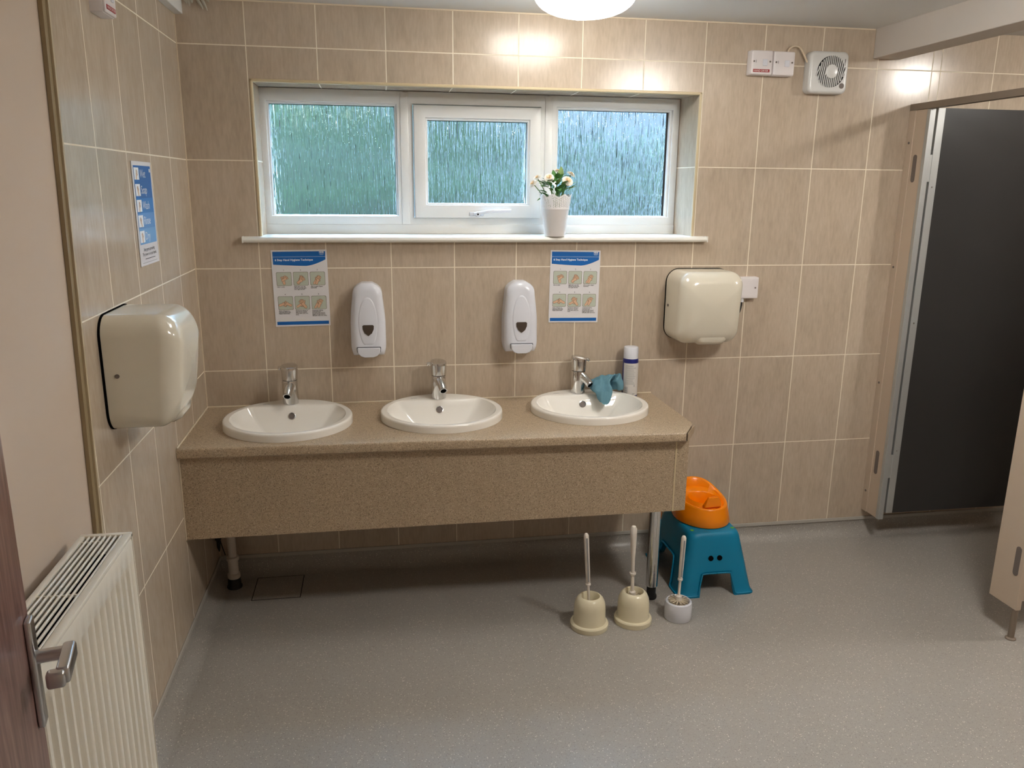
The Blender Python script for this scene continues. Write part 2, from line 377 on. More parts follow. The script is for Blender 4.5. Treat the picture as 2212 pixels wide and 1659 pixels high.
# left wall: tiled part and painted part
bm = bmesh.new()
YT0, YT1 = -1.325, -1.215     # tile edge at floor / at ceiling (slightly out of plumb)
quad(bm, (0, 0, FH), (0, YT0, FH), (0, YT1, ZC), (0, 0, ZC))
quad(bm, (-.006, YT0, 0), (-.006, YF, 0), (-.006, YF, ZC), (-.006, YT1, ZC), mi=1)
struct('wall_left', bm, ['tile_side', 'cream_paint'])
bm = bmesh.new(); box(bm, -0.3, XR+.1, YF-.1, YF, 0, ZC); struct('wall_front', bm, 'cream_paint')
bm = bmesh.new(); box(bm, XR, XR+.1, YF, D2, 0, ZC); struct('wall_right', bm, 'cream_paint')
# vertical edge trim between tile and paint
bm = bmesh.new()
for y0, y1, d, mi in ((0.0, 0.008, .009, 0), (-0.019, 0.0, .004, 1)):
    a = [(0 if mi == 0 else -.005, YT0+y0, FH), (d, YT0+y0, FH), (d, YT0+y1, FH), (0 if mi == 0 else -.005, YT0+y1, FH)]
    b = [(x, y-YT0+YT1, ZC) for x, y, z in a]
    skin_rings(bm, [ring(bm, a), ring(bm, b)], mi=mi)
struct('trim_1', bm, ['trim_pale', 'trim_olive'])
# skirting cap strips
bm = B(0.0, XR, -.006, 0, FH-.004, FH+.012, bev=.002); struct('baseboard_back', bm, 'cap_strip')
bm = B(0.0, .006, YF, 0, FH-.004, FH+.012, bev=.002); struct('baseboard_left', bm, 'cap_strip')
# grout lines in the internal corner and under the ceiling
bm = bmesh.new(); box(bm, 0, .003, -.003, 0, FH, ZC); box(bm, 0, 2.71, -.003, 0, ZC-.005, ZC); struct('trim_2', bm, 'grout')
# ceiling beam (downstand) and pipe boxing at left
bm = bmesh.new(); box(bm, 2.713, 2.833, YF, 0, 2.109, ZC+.01, bev=.003); struct('trim_3', bm, 'beam_paint')
bm = bmesh.new(); box(bm, 0, .030, YF, 0, 2.166, ZC+.01, bev=.002); struct('trim_4', bm, 'ceiling_paint')
# tile edge trim around the window opening + sill board
bm = bmesh.new()
tw = .011
box(bm, WX0-tw+.003, WX0+.003, -.004, .02, WZ0-.01, WZ1+tw-.003, bev=.0035)
box(bm, WX1-.003, WX1+tw-.003, -.004, .004, WZ0-.01, WZ1+tw-.003, bev=.0035)
box(bm, WX0-tw+.003, WX1+tw-.003, -.004, .02, WZ1-.003, WZ1+tw-.003, bev=.0035)
struct('trim_5', bm, 'trim_beige')
bm = bmesh.new()
prof = [(WY+.02, WZ0), (-.020, WZ0), (-.029, WZ0-.003), (-.034, WZ0-.010), (-.034, WZ0-.014), (-.029, WZ0-.020), (-.020, WZ0-.023), (-.0005, WZ0-.023), (-.0005, WZ0-.018), (WY+.02, WZ0-.018)]
xs = [(WX0+.001, WXR1-.001)]
A = ring(bm, [(WX0+.0005 if y > -.0006 else .183, y, z) for y, z in prof]); C_ = ring(bm, [(WXR1 if y > .1 else WX1 if y > -.0006 else 2.036, y, z) for y, z in prof])
# main board, with nosing running past the opening on both sides
skin_rings(bm, [A, C_])
box(bm, .181, .186, -.0345, 0, WZ0-.0235, WZ0+.001, bev=.002); box(bm, 2.033, 2.038, -.0345, 0, WZ0-.0235, WZ0+.001, bev=.002)
struct('trim_6', bm, 'sill_white', smooth=40)

# ------------------------------------------------------------------ WINDOW
win = bpy.data.objects.new('window_1', None); COL.objects.link(win); win['kind'] = 'structure'
FY0, FY1 = .172, .235
bm = bmesh.new()
def fr(bm, x0, x1, z0, z1, w, y0, y1, wt=None, wb=None, wr=None, bev=.004):
    wt = w if wt is None else wt; wb = w if wb is None else wb; wr = w if wr is None else wr
    o_ = [(x0, z0), (x1, z0), (x1, z1), (x0, z1)]; i_ = [(x0+w, z0+wb), (x1-wr, z0+wb), (x1-wr, z1-wt), (x0+w, z1-wt)]
    V = {}
    vo0 = ring(bm, [(x, y0, z) for x, z in o_]); vo1 = ring(bm, [(x, y1, z) for x, z in o_]); vi0 = ring(bm, [(x, y0, z) for x, z in i_]); vi1 = ring(bm, [(x, y1, z) for x, z in i_])
    fs = []
    for i in range(4):
        j = (i+1) % 4
        fs += [bm.faces.new((vo0[i], vo0[j], vi0[j], vi0[i])), bm.faces.new((vi0[i], vi0[j], vi1[j], vi1[i])), bm.faces.new((vo1[i], vo1[j], vo0[j], vo0[i])), bm.faces.new((vi1[i], vi1[j], vo1[j], vo1[i]))]
    es = [e for e in {e for f in fs for e in f.edges} if all(abs(v.co.y-y0) < 1e-6 for v in e.verts) and e.calc_length() > .05]
    if bev: bmesh.ops.bevel(bm, geom=es, offset=bev, segments=2, profile=.5, affect='EDGES')
# outer frame with two mullions: build as three bays sharing the frame
fr(bm, WX0-.004, .806, WZ0+.036, WZ1-.001, .028, FY0+.003, FY1, wt=.050, wb=.036, wr=.030)
fr(bm, .806, 1.398, WZ0+.036, WZ1-.001, .034, FY0+.003, FY1, wt=.048, wb=.030, wr=.034)
fr(bm, 1.398, WXR1+.006, WZ0+.036, WZ1-.001, .034, FY0+.003, FY1, wt=.046, wb=.036, wr=.030)
box(bm, WX0-.004, WXR1+.006, FY0, FY1, WZ0, WZ0+.038, bev=.003)           # deep bottom add-on profile
box(bm, .790, .822, FY0-.002, FY0+.01, WZ0+.038, WZ1-.006, bev=.003); box(bm, 1.382, 1.414, FY0-.002, FY0+.01, WZ0+.038, WZ1-.006, bev=.003)
obj('window_frame', bm, 'upvc', win, smooth=30)
bm = bmesh.new()
def bead(bm, x0, x1, z0, z1, y0, y1, w=.012): fr(bm, x0, x1, z0, z1, w, y0, y1, bev=.004)
bead(bm, .270, .780, 1.455, 1.904, FY0+.012, FY1-.01); bead(bm, 1.428, 1.934, 1.455, 1.908, FY0+.012, FY1-.01)
obj('glazing_bead', bm, 'upvc', win, smooth=30)
bm = bmesh.new(); fr(bm, .843, 1.363, 1.457, 1.898, .047, FY0-.014, FY1-.012, wt=.048, wb=.053); 
sash = obj('window_sash', bm, 'upvc', win, smooth=30)
bm = bmesh.new(); bead(bm, .886, 1.320, 1.504, 1.854, FY0-.004, FY1-.012); obj('glazing_bead', bm, 'upvc', sash, smooth=30)
bm = bmesh.new()
box(bm, 1.065, 1.125, FY0-.024, FY0-.013, 1.465, 1.482, bev=.004)
tube(bez([(1.085, FY0-.030, 1.474), (1.115, FY0-.042, 1.480), (1.15, FY0-.045, 1.486), (1.20, FY0-.045, 1.488), (1.235, FY0-.044, 1.488)], 5), .0065, 10, bm)
lathe([(.011, 0), (.011, .02), (.009, .024)], 16, bm=bm, c=(0, 0, 0))
for v in bm.verts[-48:]: v.co = Vector((1.098+v.co.x, FY0-.018-v.co.z, 1.473+v.co.y))
hd = obj('window_handle', bm, 'white_plastic', sash, smooth=40)
bm = lathe([(.0035, 0), (.0035, .002)], 10)
for v in bm.verts: v.co = Vector((1.098+v.co.x, FY0-.0425-v.co.z, 1.473+v.co.y))
obj('keyhole', bm, 'dark', hd)
for x0, x1, z0, z1, yy in ((.280, .772, 1.465, 1.896, FY0+.036), (.896, 1.310, 1.514, 1.846, FY0+.026), (1.438, 1.926, 1.465, 1.900, FY0+.036)):
    bm = B(x0, x1, yy, yy+.005, z0, z1); obj('pane', bm, 'patterned_glass', win)
bm = bmesh.new()
for x0, x1, z0, z1, yy in ((.281, .769, 1.466, 1.893, FY0+.031), (.897, 1.309, 1.515, 1.843, FY0+.021), (1.439, 1.923, 1.466, 1.897, FY0+.031)):
    box(bm, x0, x1, yy, yy+.004, z1-.003, z1+.001); box(bm, x1-.003 if x0 < 1.4 else x1-.009, x1+.001, yy, yy+.004, z0, z1); box(bm, x0-.001, x0+.0015, yy, yy+.004, z0, z1)
obj('gasket', bm, 'gasket', win)

# ------------------------------------------------------------------ OUTSIDE
bm = bmesh.new()
quad(bm, (-8, .4, -.1), (12, .4, -.1), (12, 14, -.1), (-8, 14, -.1)); o = struct('ground_outside', bm, 'lawn'); 
def hedge(name, c, sx, sy, sz, seed, label):
    bm = bmesh.new(); bmesh.ops.create_icosphere(bm, subdivisions=5, radius=1)
    for v in bm.verts:
        p = v.co.copy(); n_ = 1 + .22*noise.noise(p*2.3+Vector((seed, 0, 0))) + .12*noise.noise(p*6+Vector((0, seed, 0))) + .05*noise.noise(p*16)
        e = 0.55
        s = Vector([math.copysign(abs(a)**e, a) for a in p]); v.co = Vector((s.x*sx*n_*.75, s.y*sy*n_*.75, max(-.02, (s.z*.5*n_*.8+.48)*sz)))
    return tag(obj(name, bm, 'hedge_leaves', loc=(c[0], c[1], -.08), smooth=True), label, 'hedge')
hedge('clipped_hedge', (-.75, 2.7), 3.0, .7, 2.8, 3.1, 'dark green hedge seen blurred through the left window pane')
hedge('garden_shrub', (3.35, 3.2), .95, .7, 2.3, 8.4, 'rounder green shrub seen blurred through the right window pane')

# ------------------------------------------------------------------ CEILING LAMPS
def dome(name, x, y, mt, label, R_=.163, h=.108):
    t = thing(name, label, 'ceiling light', (x, y, ZC))
    bm = lathe([(R_*.93, 0), (R_*.93, -.010), (R_*.87, -.014)], 40); obj('lamp_base', bm, 'lamp_rim', t, smooth=40)
    n = 10; z_ = -.040; prof = [(R_*.86, -.014), (R_*.95, -.022), (R_*.99, -.031)] + [(R_*math.cos(PI/2*k/n)**.8 if k < n else .004, z_-(h+z_)*math.sin(PI/2*k/n)) for k in range(n+1)]
    bm = lathe(prof, 40); obj('lamp_shade', bm, mt, t, smooth=40)
    return t
l1 = dome('dome_lamp', 1.36, -.52, 'opal_main', 'glowing white dome ceiling light above the window')
bm = lathe([(.012, -.100), (.014, -.108), (.011, -.115), (.004, -.118)], 14); obj('finial', bm, 'opal_main', l1, loc=(-.022, .0, 0), smooth=40)
dome('dome_lamp', 3.62, -1.03, 'opal_cubicle', 'white dome ceiling light inside the toilet cubicle', R_=.062, h=.085)
dome('dome_lamp', 2.3, -1.75, 'opal_rear', 'white dome ceiling light behind the viewpoint')

# ------------------------------------------------------------------ VANITY
ZT = .723
SINKS = [(.340, -.262, .234, .237), (.911, -.241, .234, .233), (1.500, -.229, .236, .222)]
WL = [(0.001, -.0015), (1.836, -.0015), (1.840, -.468), (1.779, -.570), (.001, -.520)]
van = thing('vanity_counter', 'long speckled beige counter carrying three washbasins under the window', 'counter', (.9, -.3, 0))
def vobj(name, bm, m, **k):
    bmesh.ops.translate(bm, verts=bm.verts[:], vec=(-.9, .3, 0)); return obj(name, bm, m, van, **k)
bm = bmesh.new()
loops = []
outer = [bm.verts.new((x, y, ZT)) for x, y in WL]; es = [bm.edges.new((outer[i], outer[(i+1) % 5])) for i in range(5)]
holes = []
for xc, yc, a, b in SINKS:
    h = [bm.verts.new((xc+(a-.022)*math.cos(2*PI*i/40), yc+(b-.022)*math.sin(2*PI*i/40), ZT)) for i in range(40)]
    es += [bm.edges.new((h[i], h[(i+1) % 40])) for i in range(40)]; holes.append(h)
bmesh.ops.triangle_fill(bm, use_beauty=True, use_dissolve=False, edges=es)
lip = .037
low = {}
nb = .007
def edge_of(i, dz, ins):
    x, y = WL[i]; cx, cy = .9, -.28
    fx = 0 if x < .01 else math.copysign(ins, cx-x); fy = 0 if y > -.01 else ins
    return (x+fx, y+fy, ZT-dz)
# rolled front edge: rings going down
prev = outer
for dz, ins in ((.0015, -.003), (.006, -.006), (.031, -.006), (lip, 0), (lip, .02)):
    cur = [bm.verts.new(edge_of(i, dz, ins)) for i in range(5)]
    for i in range(5):
        j = (i+1) % 5; bm.faces.new((prev[i], prev[j], cur[j], cur[i]))
    prev = cur
es2 = [bm.edges.get((prev[i], prev[(i+1) % 5])) for i in range(5)]
for h in holes:
    lo = [bm.verts.new((v.co.x, v.co.y, ZT-lip)) for v in h]
    for i in range(40): bm.faces.new((h[i], h[(i+1) % 40], lo[(i+1) % 40], lo[i]))
    es2 += [bm.edges.get((lo[i], lo[(i+1) % 40])) for i in range(40)]
bmesh.ops.triangle_fill(bm, use_beauty=True, use_dissolve=False, edges=es2)
vobj('worktop', bm, 'laminate', smooth=35)
# chamfer joint line + fascia + end panels
FZ0, FZ1 = .388, ZT-lip
bm = bmesh.new()
A = [(0.001, -.503), (1.748, -.541), (1.748, -.523), (.001, -.485)]
z0s = (.386, .404, .404, .386)
skin_rings(bm, [ring(bm, [(x, y, z) for (x, y), z in zip(A, z0s)]), ring(bm, [(x, y, FZ1) for x, y in A])])
vobj('fascia_panel', bm, 'laminate')
bm = bmesh.new()
A = [(1.755, -.541), (1.802, -.537), (1.802, -.003), (1.786, -.003), (1.786, -.520), (1.755, -.522)]
skin_rings(bm, [ring(bm, [(x, y, .404) for x, y in A]), ring(bm, [(x, y, FZ1) for x, y in A])])
vobj('end_panel', bm, 'laminate')
bm = bmesh.new(); A = [(1.7485, -.5425), (1.7545, -.5425), (1.7545, -.530), (1.7485, -.530)]
skin_rings(bm, [ring(bm, [(x, y, .404) for x, y in A]), ring(bm, [(x, y, FZ1) for x, y in A])]); vobj('joint_strip', bm, 'trim_beige')
bm = bmesh.new(); A = [(1.7793, -.5775), (1.7803, -.5768), (1.8465, -.4735), (1.8455, -.4695), (1.779, -.5735)]
skin_rings(bm, [ring(bm, [(x, y, ZT-.034) for x, y in A]), ring(bm, [(x, y, ZT-.004) for x, y in A])]); vobj('edge_cap', bm, 'laminate')
bm = bmesh.new(); box(bm, .002, 1.836, -.0055, -.001, ZT, ZT+.005, bev=.001); box(bm, .0005, .005, -.517, -.001, ZT, ZT+.005, bev=.001)
box(bm, .0005, .004, -.508, -.5045, .386, FZ1); vobj('sealant', bm, 'grout')
bm = lathe([(.0235, .055), (.0235, FZ1)], 28, c=(1.718, -.455, 0)); leg = vobj('leg', bm, 'chrome', smooth=40)
bm = lathe([(.021, 0), (.023, .004), (.023, .012), (.018, .022), (.018, .052), (.022, .055)], 24, c=(1.718-.9, -.455+.3, 0)); obj('leg_foot', bm, 'black_rubber', leg, smooth=40)

# ------------------------------------------------------------------ BASINS + TAPS
def basin(xc, yc, a, b, label):
    t = thing('washbasin', label, 'sink', (xc, yc, ZT), group=None)
    n = 72; bm = bmesh.new(); H_ = .030
    ydeck = b*0.56          # straight rear edge of the bowl, in front of the tap deck
    ai, bi = a-.026, b-.024
    def openp(i):
        th = 2*PI*i/n; x, y = ai*math.cos(th), bi*math.sin(th)
        k = 1.0
        if y > ydeck: 
            y = ydeck - .004*math.cos(x/ai*PI/2)
        return Vector((x, y, 0))
    def ell(f, z): return [(f(a)*math.cos(2*PI*i/n), f(b)*math.sin(2*PI*i/n), z) for i in range(n)]
    rings = [ring(bm, ell(lambda q: q-.018, -.004)), ring(bm, ell(lambda q: q, .0005)), ring(bm, ell(lambda q: q-.0005, H_*.7)), ring(bm, ell(lambda q: q-.0018, H_-.003)), ring(bm, ell(lambda q: q-.0050, H_-.0005)), ring(bm, ell(lambda q: q-.009, H_))]
    ol = [openp(i) for i in range(n)]
    ell9 = [Vector(((a-.009)*math.cos(2*PI*i/n), (b-.009)*math.sin(2*PI*i/n), 0)) for i in range(n)]
    rings.append(ring(bm, [(ell9[i].lerp(ol[i], .6).x, ell9[i].lerp(ol[i], .6).y, H_-.0005) for i in range(n)]))
    rings.append(ring(bm, [(ell9[i].lerp(ol[i], .93).x, ell9[i].lerp(ol[i], .93).y, H_-.0008) for i in range(n)]))
    rings.append(ring(bm, [(p.x, p.y, H_-.003) for p in ol]))
    dr = Vector((0, -.015, 0)); D_ = .125
    def depth(s): return (1-s**2.0)
    for k in range(1, 15):
        s = 1-k/15
        sm = s
        rr = []
        for i in range(n):
            p = dr + (ol[i]-dr)*sm
            e = Vector(((ai)*math.cos(2*PI*i/n), min((bi)*math.sin(2*PI*i/n), ydeck), 0))
            zz = H_ - .003 - .006*min(1, k/1.5) - D_*depth(s)
            rr.append((p.x, p.y, zz))
        rings.append(ring(bm, rr))
    skin_rings(bm, rings, False, True)
    obj('bowl', bm, 'ceramic', t, smooth=50)
    # overflow on the rear slope of the bowl
    k = 1.7/15; s = 1-k; p = dr + (Vector((0, ydeck-.004, 0))-dr)*s; z = H_-.009-D_*depth(s)
    s2 = 1-2.7/15; p2 = dr + (Vector((0, ydeck-.004, 0))-dr)*s2; z2 = H_-.009-D_*depth(s2)
    tn = Vector((0, p2.y-p.y, z2-z)).normalized(); nrm = Vector((0, tn.z, -tn.y)); nrm = nrm if nrm.z > 0 else -nrm
    qt = nrm.to_track_quat('Z', 'Y').to_euler()
    bm = lathe([(.014, 0), (.0145, .0025), (.0115, .0035), (.0105, .001)], 24, cap1=False); og = obj('overflow_ring', bm, 'steel', t, loc=(0, p.y, z), rot=qt, smooth=40)
    bm = lathe([(.0108, .0006), (.0108, .0012)], 20); obj('overflow_hole', bm, 'hinge_grey', og)
    bm = lathe([(.022, 0), (.022, .003), (.015, .004)], 24); obj('drain', bm, 'chrome', t, loc=(0, -.015, H_-.009-D_+.004), smooth=40)
    # faint maker mark on the deck
    bm = bmesh.new(); box(bm, -.112, -.088, b*.70, b*.70+.004, H_, H_+.0003); obj('printed_mark', bm, 'print_grey', t)
    return t
def tap(x, y, label, yaw, pin, scale=1.0):
    t = thing('mixer_tap', label, 'tap', (x, y, ZT+.0305), group=None)
    bm = lathe([(.0300, 0), (.0300, .003), (.0300, .006), (.0300, .05), (.0298, .090), (.0285, .0935)], 36); obj('tap_body', bm, 'chrome', t, smooth=35)
    # lever cap, tipped forward
    cap = bpy.data.objects.new('lever_cap', None)
    bm = lathe([(.0280, .0945), (.0305, .0965), (.0325, .140), (.0324, .146), (.0312, .1495), (.022, .1520), (.006, .1525)], 36)
    for v in bm.verts:
        v.co.z += v.co.y*.18 if v.co.z > .13 else 0
    cpo = obj('lever_cap', bm, 'chrome', t, smooth=35, rot=(0, 0, yaw))
    a = pin
    d = Vector((math.cos(a), math.sin(a), 0))
    bm = tube([d*.020+Vector((0, 0, .138)), d*.036+Vector((0, 0, .140)), d*.042+Vector((0, 0, .139)), d*.045+Vector((0, 0, .131))], .006, 12, rs=[.007, .007, .0065, .005]); obj('lever', bm, 'chrome', cpo, rot=(0, 0, -yaw), smooth=50)
    dd = Vector((math.sin(yaw), -math.cos(yaw), 0))
    bm = tube([dd*.005+Vector((0, 0, .082)), dd*.026+Vector((0, 0, .072)), dd*.050+Vector((0, 0, .056)), dd*.060+Vector((0, 0, .046))], .014, 20, rs=[.020, .019, .0165, .0150]); sp = obj('spout', bm, 'chrome', t, smooth=50)
    ax = Vector((dd.x*.75, dd.y*.75, -.55)).normalized()
    p0 = dd*.060+Vector((0, 0, .046))
    bm = tube([p0, p0+ax*.006], .0158, 20); tube([p0+ax*.004, p0+ax*.0066], .0118, 20, bm=bm, mi=1); obj('aerator', bm, ['steel', 'dark'], sp, smooth=40)
    bm = tube([dd*.0290+Vector((0, 0, .089)), dd*.0306+Vector((0, 0, .0885))], .0035, 10); obj('indicator', bm, 'dark', t)
    return t
names = ['oval white washbasin nearest the left wall', 'middle oval white washbasin of the three in the counter', 'oval white washbasin with the blue cloth over its rim']
tn_ = ['chrome mixer tap on the basin nearest the left wall', 'chrome mixer tap on the middle basin', 'chrome mixer tap on the basin with the blue cloth']
TY = [-.088, -.078, -.066]; TX = [.333, .912, 1.494]
for i, (xc, yc, a, b) in enumerate(SINKS):
    tag(basin(xc, yc, a, b, names[i]), group=None)
    tap(TX[i], TY[i], tn_[i], (-.10, .22, .62)[i], (PI*.86, PI*.9, .15)[i])

# ------------------------------------------------------------------ SOAP DISPENSERS
def dispenser(x, z, label):
    t = thing('soap_dispenser', label, 'soap dispenser', (x, 0, z), group=None)
    def hw(v):   # half width against height 0..0.285
        s = v/.285
        if s < .16: return .060+.008*math.sin(s/.16*PI/2)
        if s < .45: return .068
        if s < .82: return .068-.010*((s-.45)/.37)**1.3
        return .058*math.sqrt(max(0, 1-((s-.82)/.18)**2.6))
    N = 26; vs = [.285*(i/N) for i in range(N+1)]
    outl = [(hw(v), v) for v in vs[:-1]] + [(.020, .2848), (-.020, .2848)] + [(-hw(v), v) for v in vs[:-1][::-1]]
    outl = [(u, v+.012) for u, v in outl]
    def warp(u, v, d):
        s = v/.297
        return u, v, d*(.80+.25*(1-s)) if s > .1 else d*(1.0-.25*((.1-s)/.1))
    bm = puff(outl, .092, .030, 7, c=(0, .15), warp=warp); obj('housing', bm, 'white_plastic', t, smooth=60)
    def front(v): return .092*(.80+.25*(1-v/.297))
    T = lambda u, v, d: (u, -(front(v)+d), v)
    # raised shield on the front
    pts = []
    for k in range(40):
        a = 2*PI*k/40; u = .036*math.cos(a)*(1.0 if math.sin(a) > 0 else 1.0); v = .145+.098*math.sin(a)
        if v < .060: v = .060
        pts.append((u, v))
    bm = bmesh.new(); r0 = ring(bm, [T(u*1.08, .145+(v-.145)*1.04, -.004) for u, v in pts]); r1 = ring(bm, [T(u, v, .0008) for u, v in pts]); r2 = ring(bm, [T(u*.9, .145+(v-.145)*.93, .0018) for u, v in pts]); skin_rings(bm, [r0, r1, r2], False, True)
    obj('front_shield', bm, 'white_plastic', t, smooth=50)
    w = [(-.022, .133), (-.018, .137), (.018, .137), (.022, .133), (.021, .120), (.014, .105), (0, .094), (-.014, .105), (-.021, .120)]
    bm = bmesh.new(); skin_rings(bm, [ring(bm, [T(u, v, .002) for u, v in w]), ring(bm, [T(u, v, .0042) for u, v in w])]); obj('level_window', bm, 'smoke', t)
    pb = [(-.046, .046), (-.044, .050), (.044, .050), (.046, .046), (.044, .030), (.034, .018), (.018, .012), (-.018, .012), (-.034, .018), (-.044, .030)]
    bm = bmesh.new(); skin_rings(bm, [ring(bm, [(u, -.060, v+.002) for u, v in pb]), ring(bm, [(u*1.03, -.094, v*1.0+.0015) for u, v in pb])]); obj('push_bar_gap', bm, 'dark_line', t)
    bm = bmesh.new(); skin_rings(bm, [ring(bm, [(u*.97, -.06, v*.98-.001) for u, v in pb]), ring(bm, [(u*.96, -.102, v*.98-.001) for u, v in pb]), ring(bm, [(u*.90, -.105, (v-.03)*.9+.03-.001) for u, v in pb])]); obj('push_bar', bm, 'white_plastic', t, smooth=40)
    return t
dispenser(.640, .920, 'white wall soap dispenser between the first poster and the middle basin')
dispenser(1.247, .921, 'white wall soap dispenser left of the right-hand poster')

# ------------------------------------------------------------------ HAND DRYERS (built facing -y, base at wall, origin bottom centre)
def dryer(label, loc, rz):
    t = thing('hand_dryer', label, 'hand dryer', loc, rz)
    W_, H_, D_ = .280, .296, .190
    outl = rrect(W_, H_, .052, 8, 0, H_/2)
    def warp(u, v, d):
        s = (v)/H_
        k = 1.0
        if s > .62: k = 1-.10*((s-.62)/.38)**2
        if s < .58: k = 1-.20*((.58-s)/.58)**1.3
        # narrow slightly towards the front
        u2 = u*(1-.07*(d/D_)**2)
        return u2, v, d*k
    bm = puff(outl, D_, .048, 10, warp=warp); 
    bm2 = bm
    hs = obj('cover', bm2, 'cream_enamel', t, smooth=60)
    # outlet nozzle under the front: a swelling with a crease
    bm = bmesh.new(); rs = []
    for d, w, z0, z1 in ((.04, .085, .004, .060), (.08, .090, -.004, .075), (.132, .088, -.006, .078), (.150, .080, .002, .072), (.157, .066, .014, .060)):
        rs.append(ring(bm, [(u, -d, v) for u, v in rrect(w*1.6, z1-z0, .03, 5, .015, (z0+z1)/2)]))
    skin_rings(bm, rs); obj('nozzle', bm, 'cream_enamel', t, smooth=60)
    bm = puff(rrect(W_+.004, H_+.004, .056, 8, 0, H_/2), .006, .001, 2); obj('back_plate', bm, 'dark', t)
    for s in (-1, 1):
        bm = tube([(s*(W_/2-.004), -.035, H_*.5), (s*(W_/2+.0012), -.035, H_*.5)], .0055, 14); obj('screw', bm, 'hinge_grey', t)
    return t
dryer('cream enamelled hand dryer on the left wall beside the counter', (0, -1.000, .970), PI/2)
dryer('cream enamelled hand dryer on the back wall right of the counter', (2.018, 0, .962), 0)

# fused spur beside the right dryer
t = thing('fused_connection_unit', 'small white fused electrical outlet box tucked behind the right hand dryer', 'electrical box', (2.234, 0, 1.178))
bm = puff(rrect(.088, .090, .004), .034, .003, 3); obj('box_body', bm, 'switch_plastic', t, smooth=40)
bm = tube([(.030, -.034, 0), (.030, -.0352, 0)], .0035, 12); obj('screw', bm, 'hinge_grey', t)
bm = tube([(-.02, -.018, -.044), (-.02, -.018, -.062)], .009, 12); obj('cable_gland', bm, 'white_plastic', t)
bm = tube(bez([(-.020, -.018, -.060), (-.022, -.020, -.080), (-.032, -.022, -.11), (-.06, -.025, -.13)], 5), .0045, 8); obj('cable', bm, 'black_rubber', t)

# ------------------------------------------------------------------ POSTERS
def hand_shape(bm, cx, cy, ang, s, T, fold=0, mirror=1, curl=1.0, d0=.0010):
    """outlined hand drawing: palm and fingers as flat layers"""
    ca, sa = math.cos(ang), math.sin(ang)
    def P(u, v): u *= mirror; return (cx+s*(u*ca-v*sa), cy+s*(u*sa+v*ca))
    def caps(u0, v0, u1, v1, w, lay, mi, n=6):
        dx, dy = u1-u0, v1-v0; L = math.hypot(dx, dy); a = math.atan2(dy, dx); pts = []
        for k in range(n+1): th = a-PI/2+PI*k/n; pts.append(P(u1+w*math.cos(th), v1+w*math.sin(th)))
        for k in range(n+1): th = a+PI/2+PI*k/n; pts.append(P(u0+w*math.cos(th), v0+w*math.sin(th)))
        plate(pts, d0+lay*.00005, bm, mi, T)
    fing = [(-.30, .30, -.50, .95*curl, .12), (-.10, .36, -.14, 1.12*curl, .125), (.11, .36, .20, 1.10*curl, .12), (.30, .28, .50, .88*curl, .105)]
    arm = (0, -.35, .05, -1.15, .32)
    for lay, ex, mi in ((0, .05, 1), (1, -.005, 0)):
        caps(*arm[:4], arm[4]+ex, lay, mi); caps(-.08, -.05, .10, .05, .40+ex, lay+.2, mi)
    for i, f in enumerate(fing):
        caps(*f[:4], f[4]+.045, 2+i*.4, 1); caps(*f[:4], f[4]-.005, 2.2+i*.4, 0)
    caps(.38, -.05, .78, .32, .13+.045, 4, 1); caps(.30, -.05, .78, .32, .125, 4.2, 0)
    for k in range(3): caps(-.25+.22*k, .22, -.24+.22*k, .34, .014, 4.6, 1)
CAPT = ['Palm to palm.', 'Right palm over left\ndorsum and left palm\nover right dorsum.', 'Palm to palm, fingers\ninterlaced.',
        'Backs of fingers to\nopposing palms with\nfingers interlocked.', 'Rotational rubbing of\nright thumb clasped\nin left palm, then vice\nversa.', 'Rotational rubbing,\nbackwards and\nforwards with clasped\nfingers of right hand in\nleft palm, then vice versa.']
POSES = [((-.3, -.1, .15, .010, 1, .55), (.5, .2, -.9, .0085, -1, .6)), ((-.2, -.3, -.5, .0095, 1, 1), (.1, -.5, -.9, .0095, -1, .9)), ((-.3, -.5, -.7, .0095, 1, 1), (.1, -.4, -.35, .0095, -1, 1)),
         ((-.6, -.3, -1.3, .0095, 1, .6), (.35, -.2, 1.2, .010, -1, .45)), ((-.6, -.7, -1.1, .0085, 1, .5), (.2, -.2, .55, .0105, 1, .9)), ((-.5, -.6, -.7, .009, 1, .6), (.4, -.1, -.35, .010, -1, .8))]
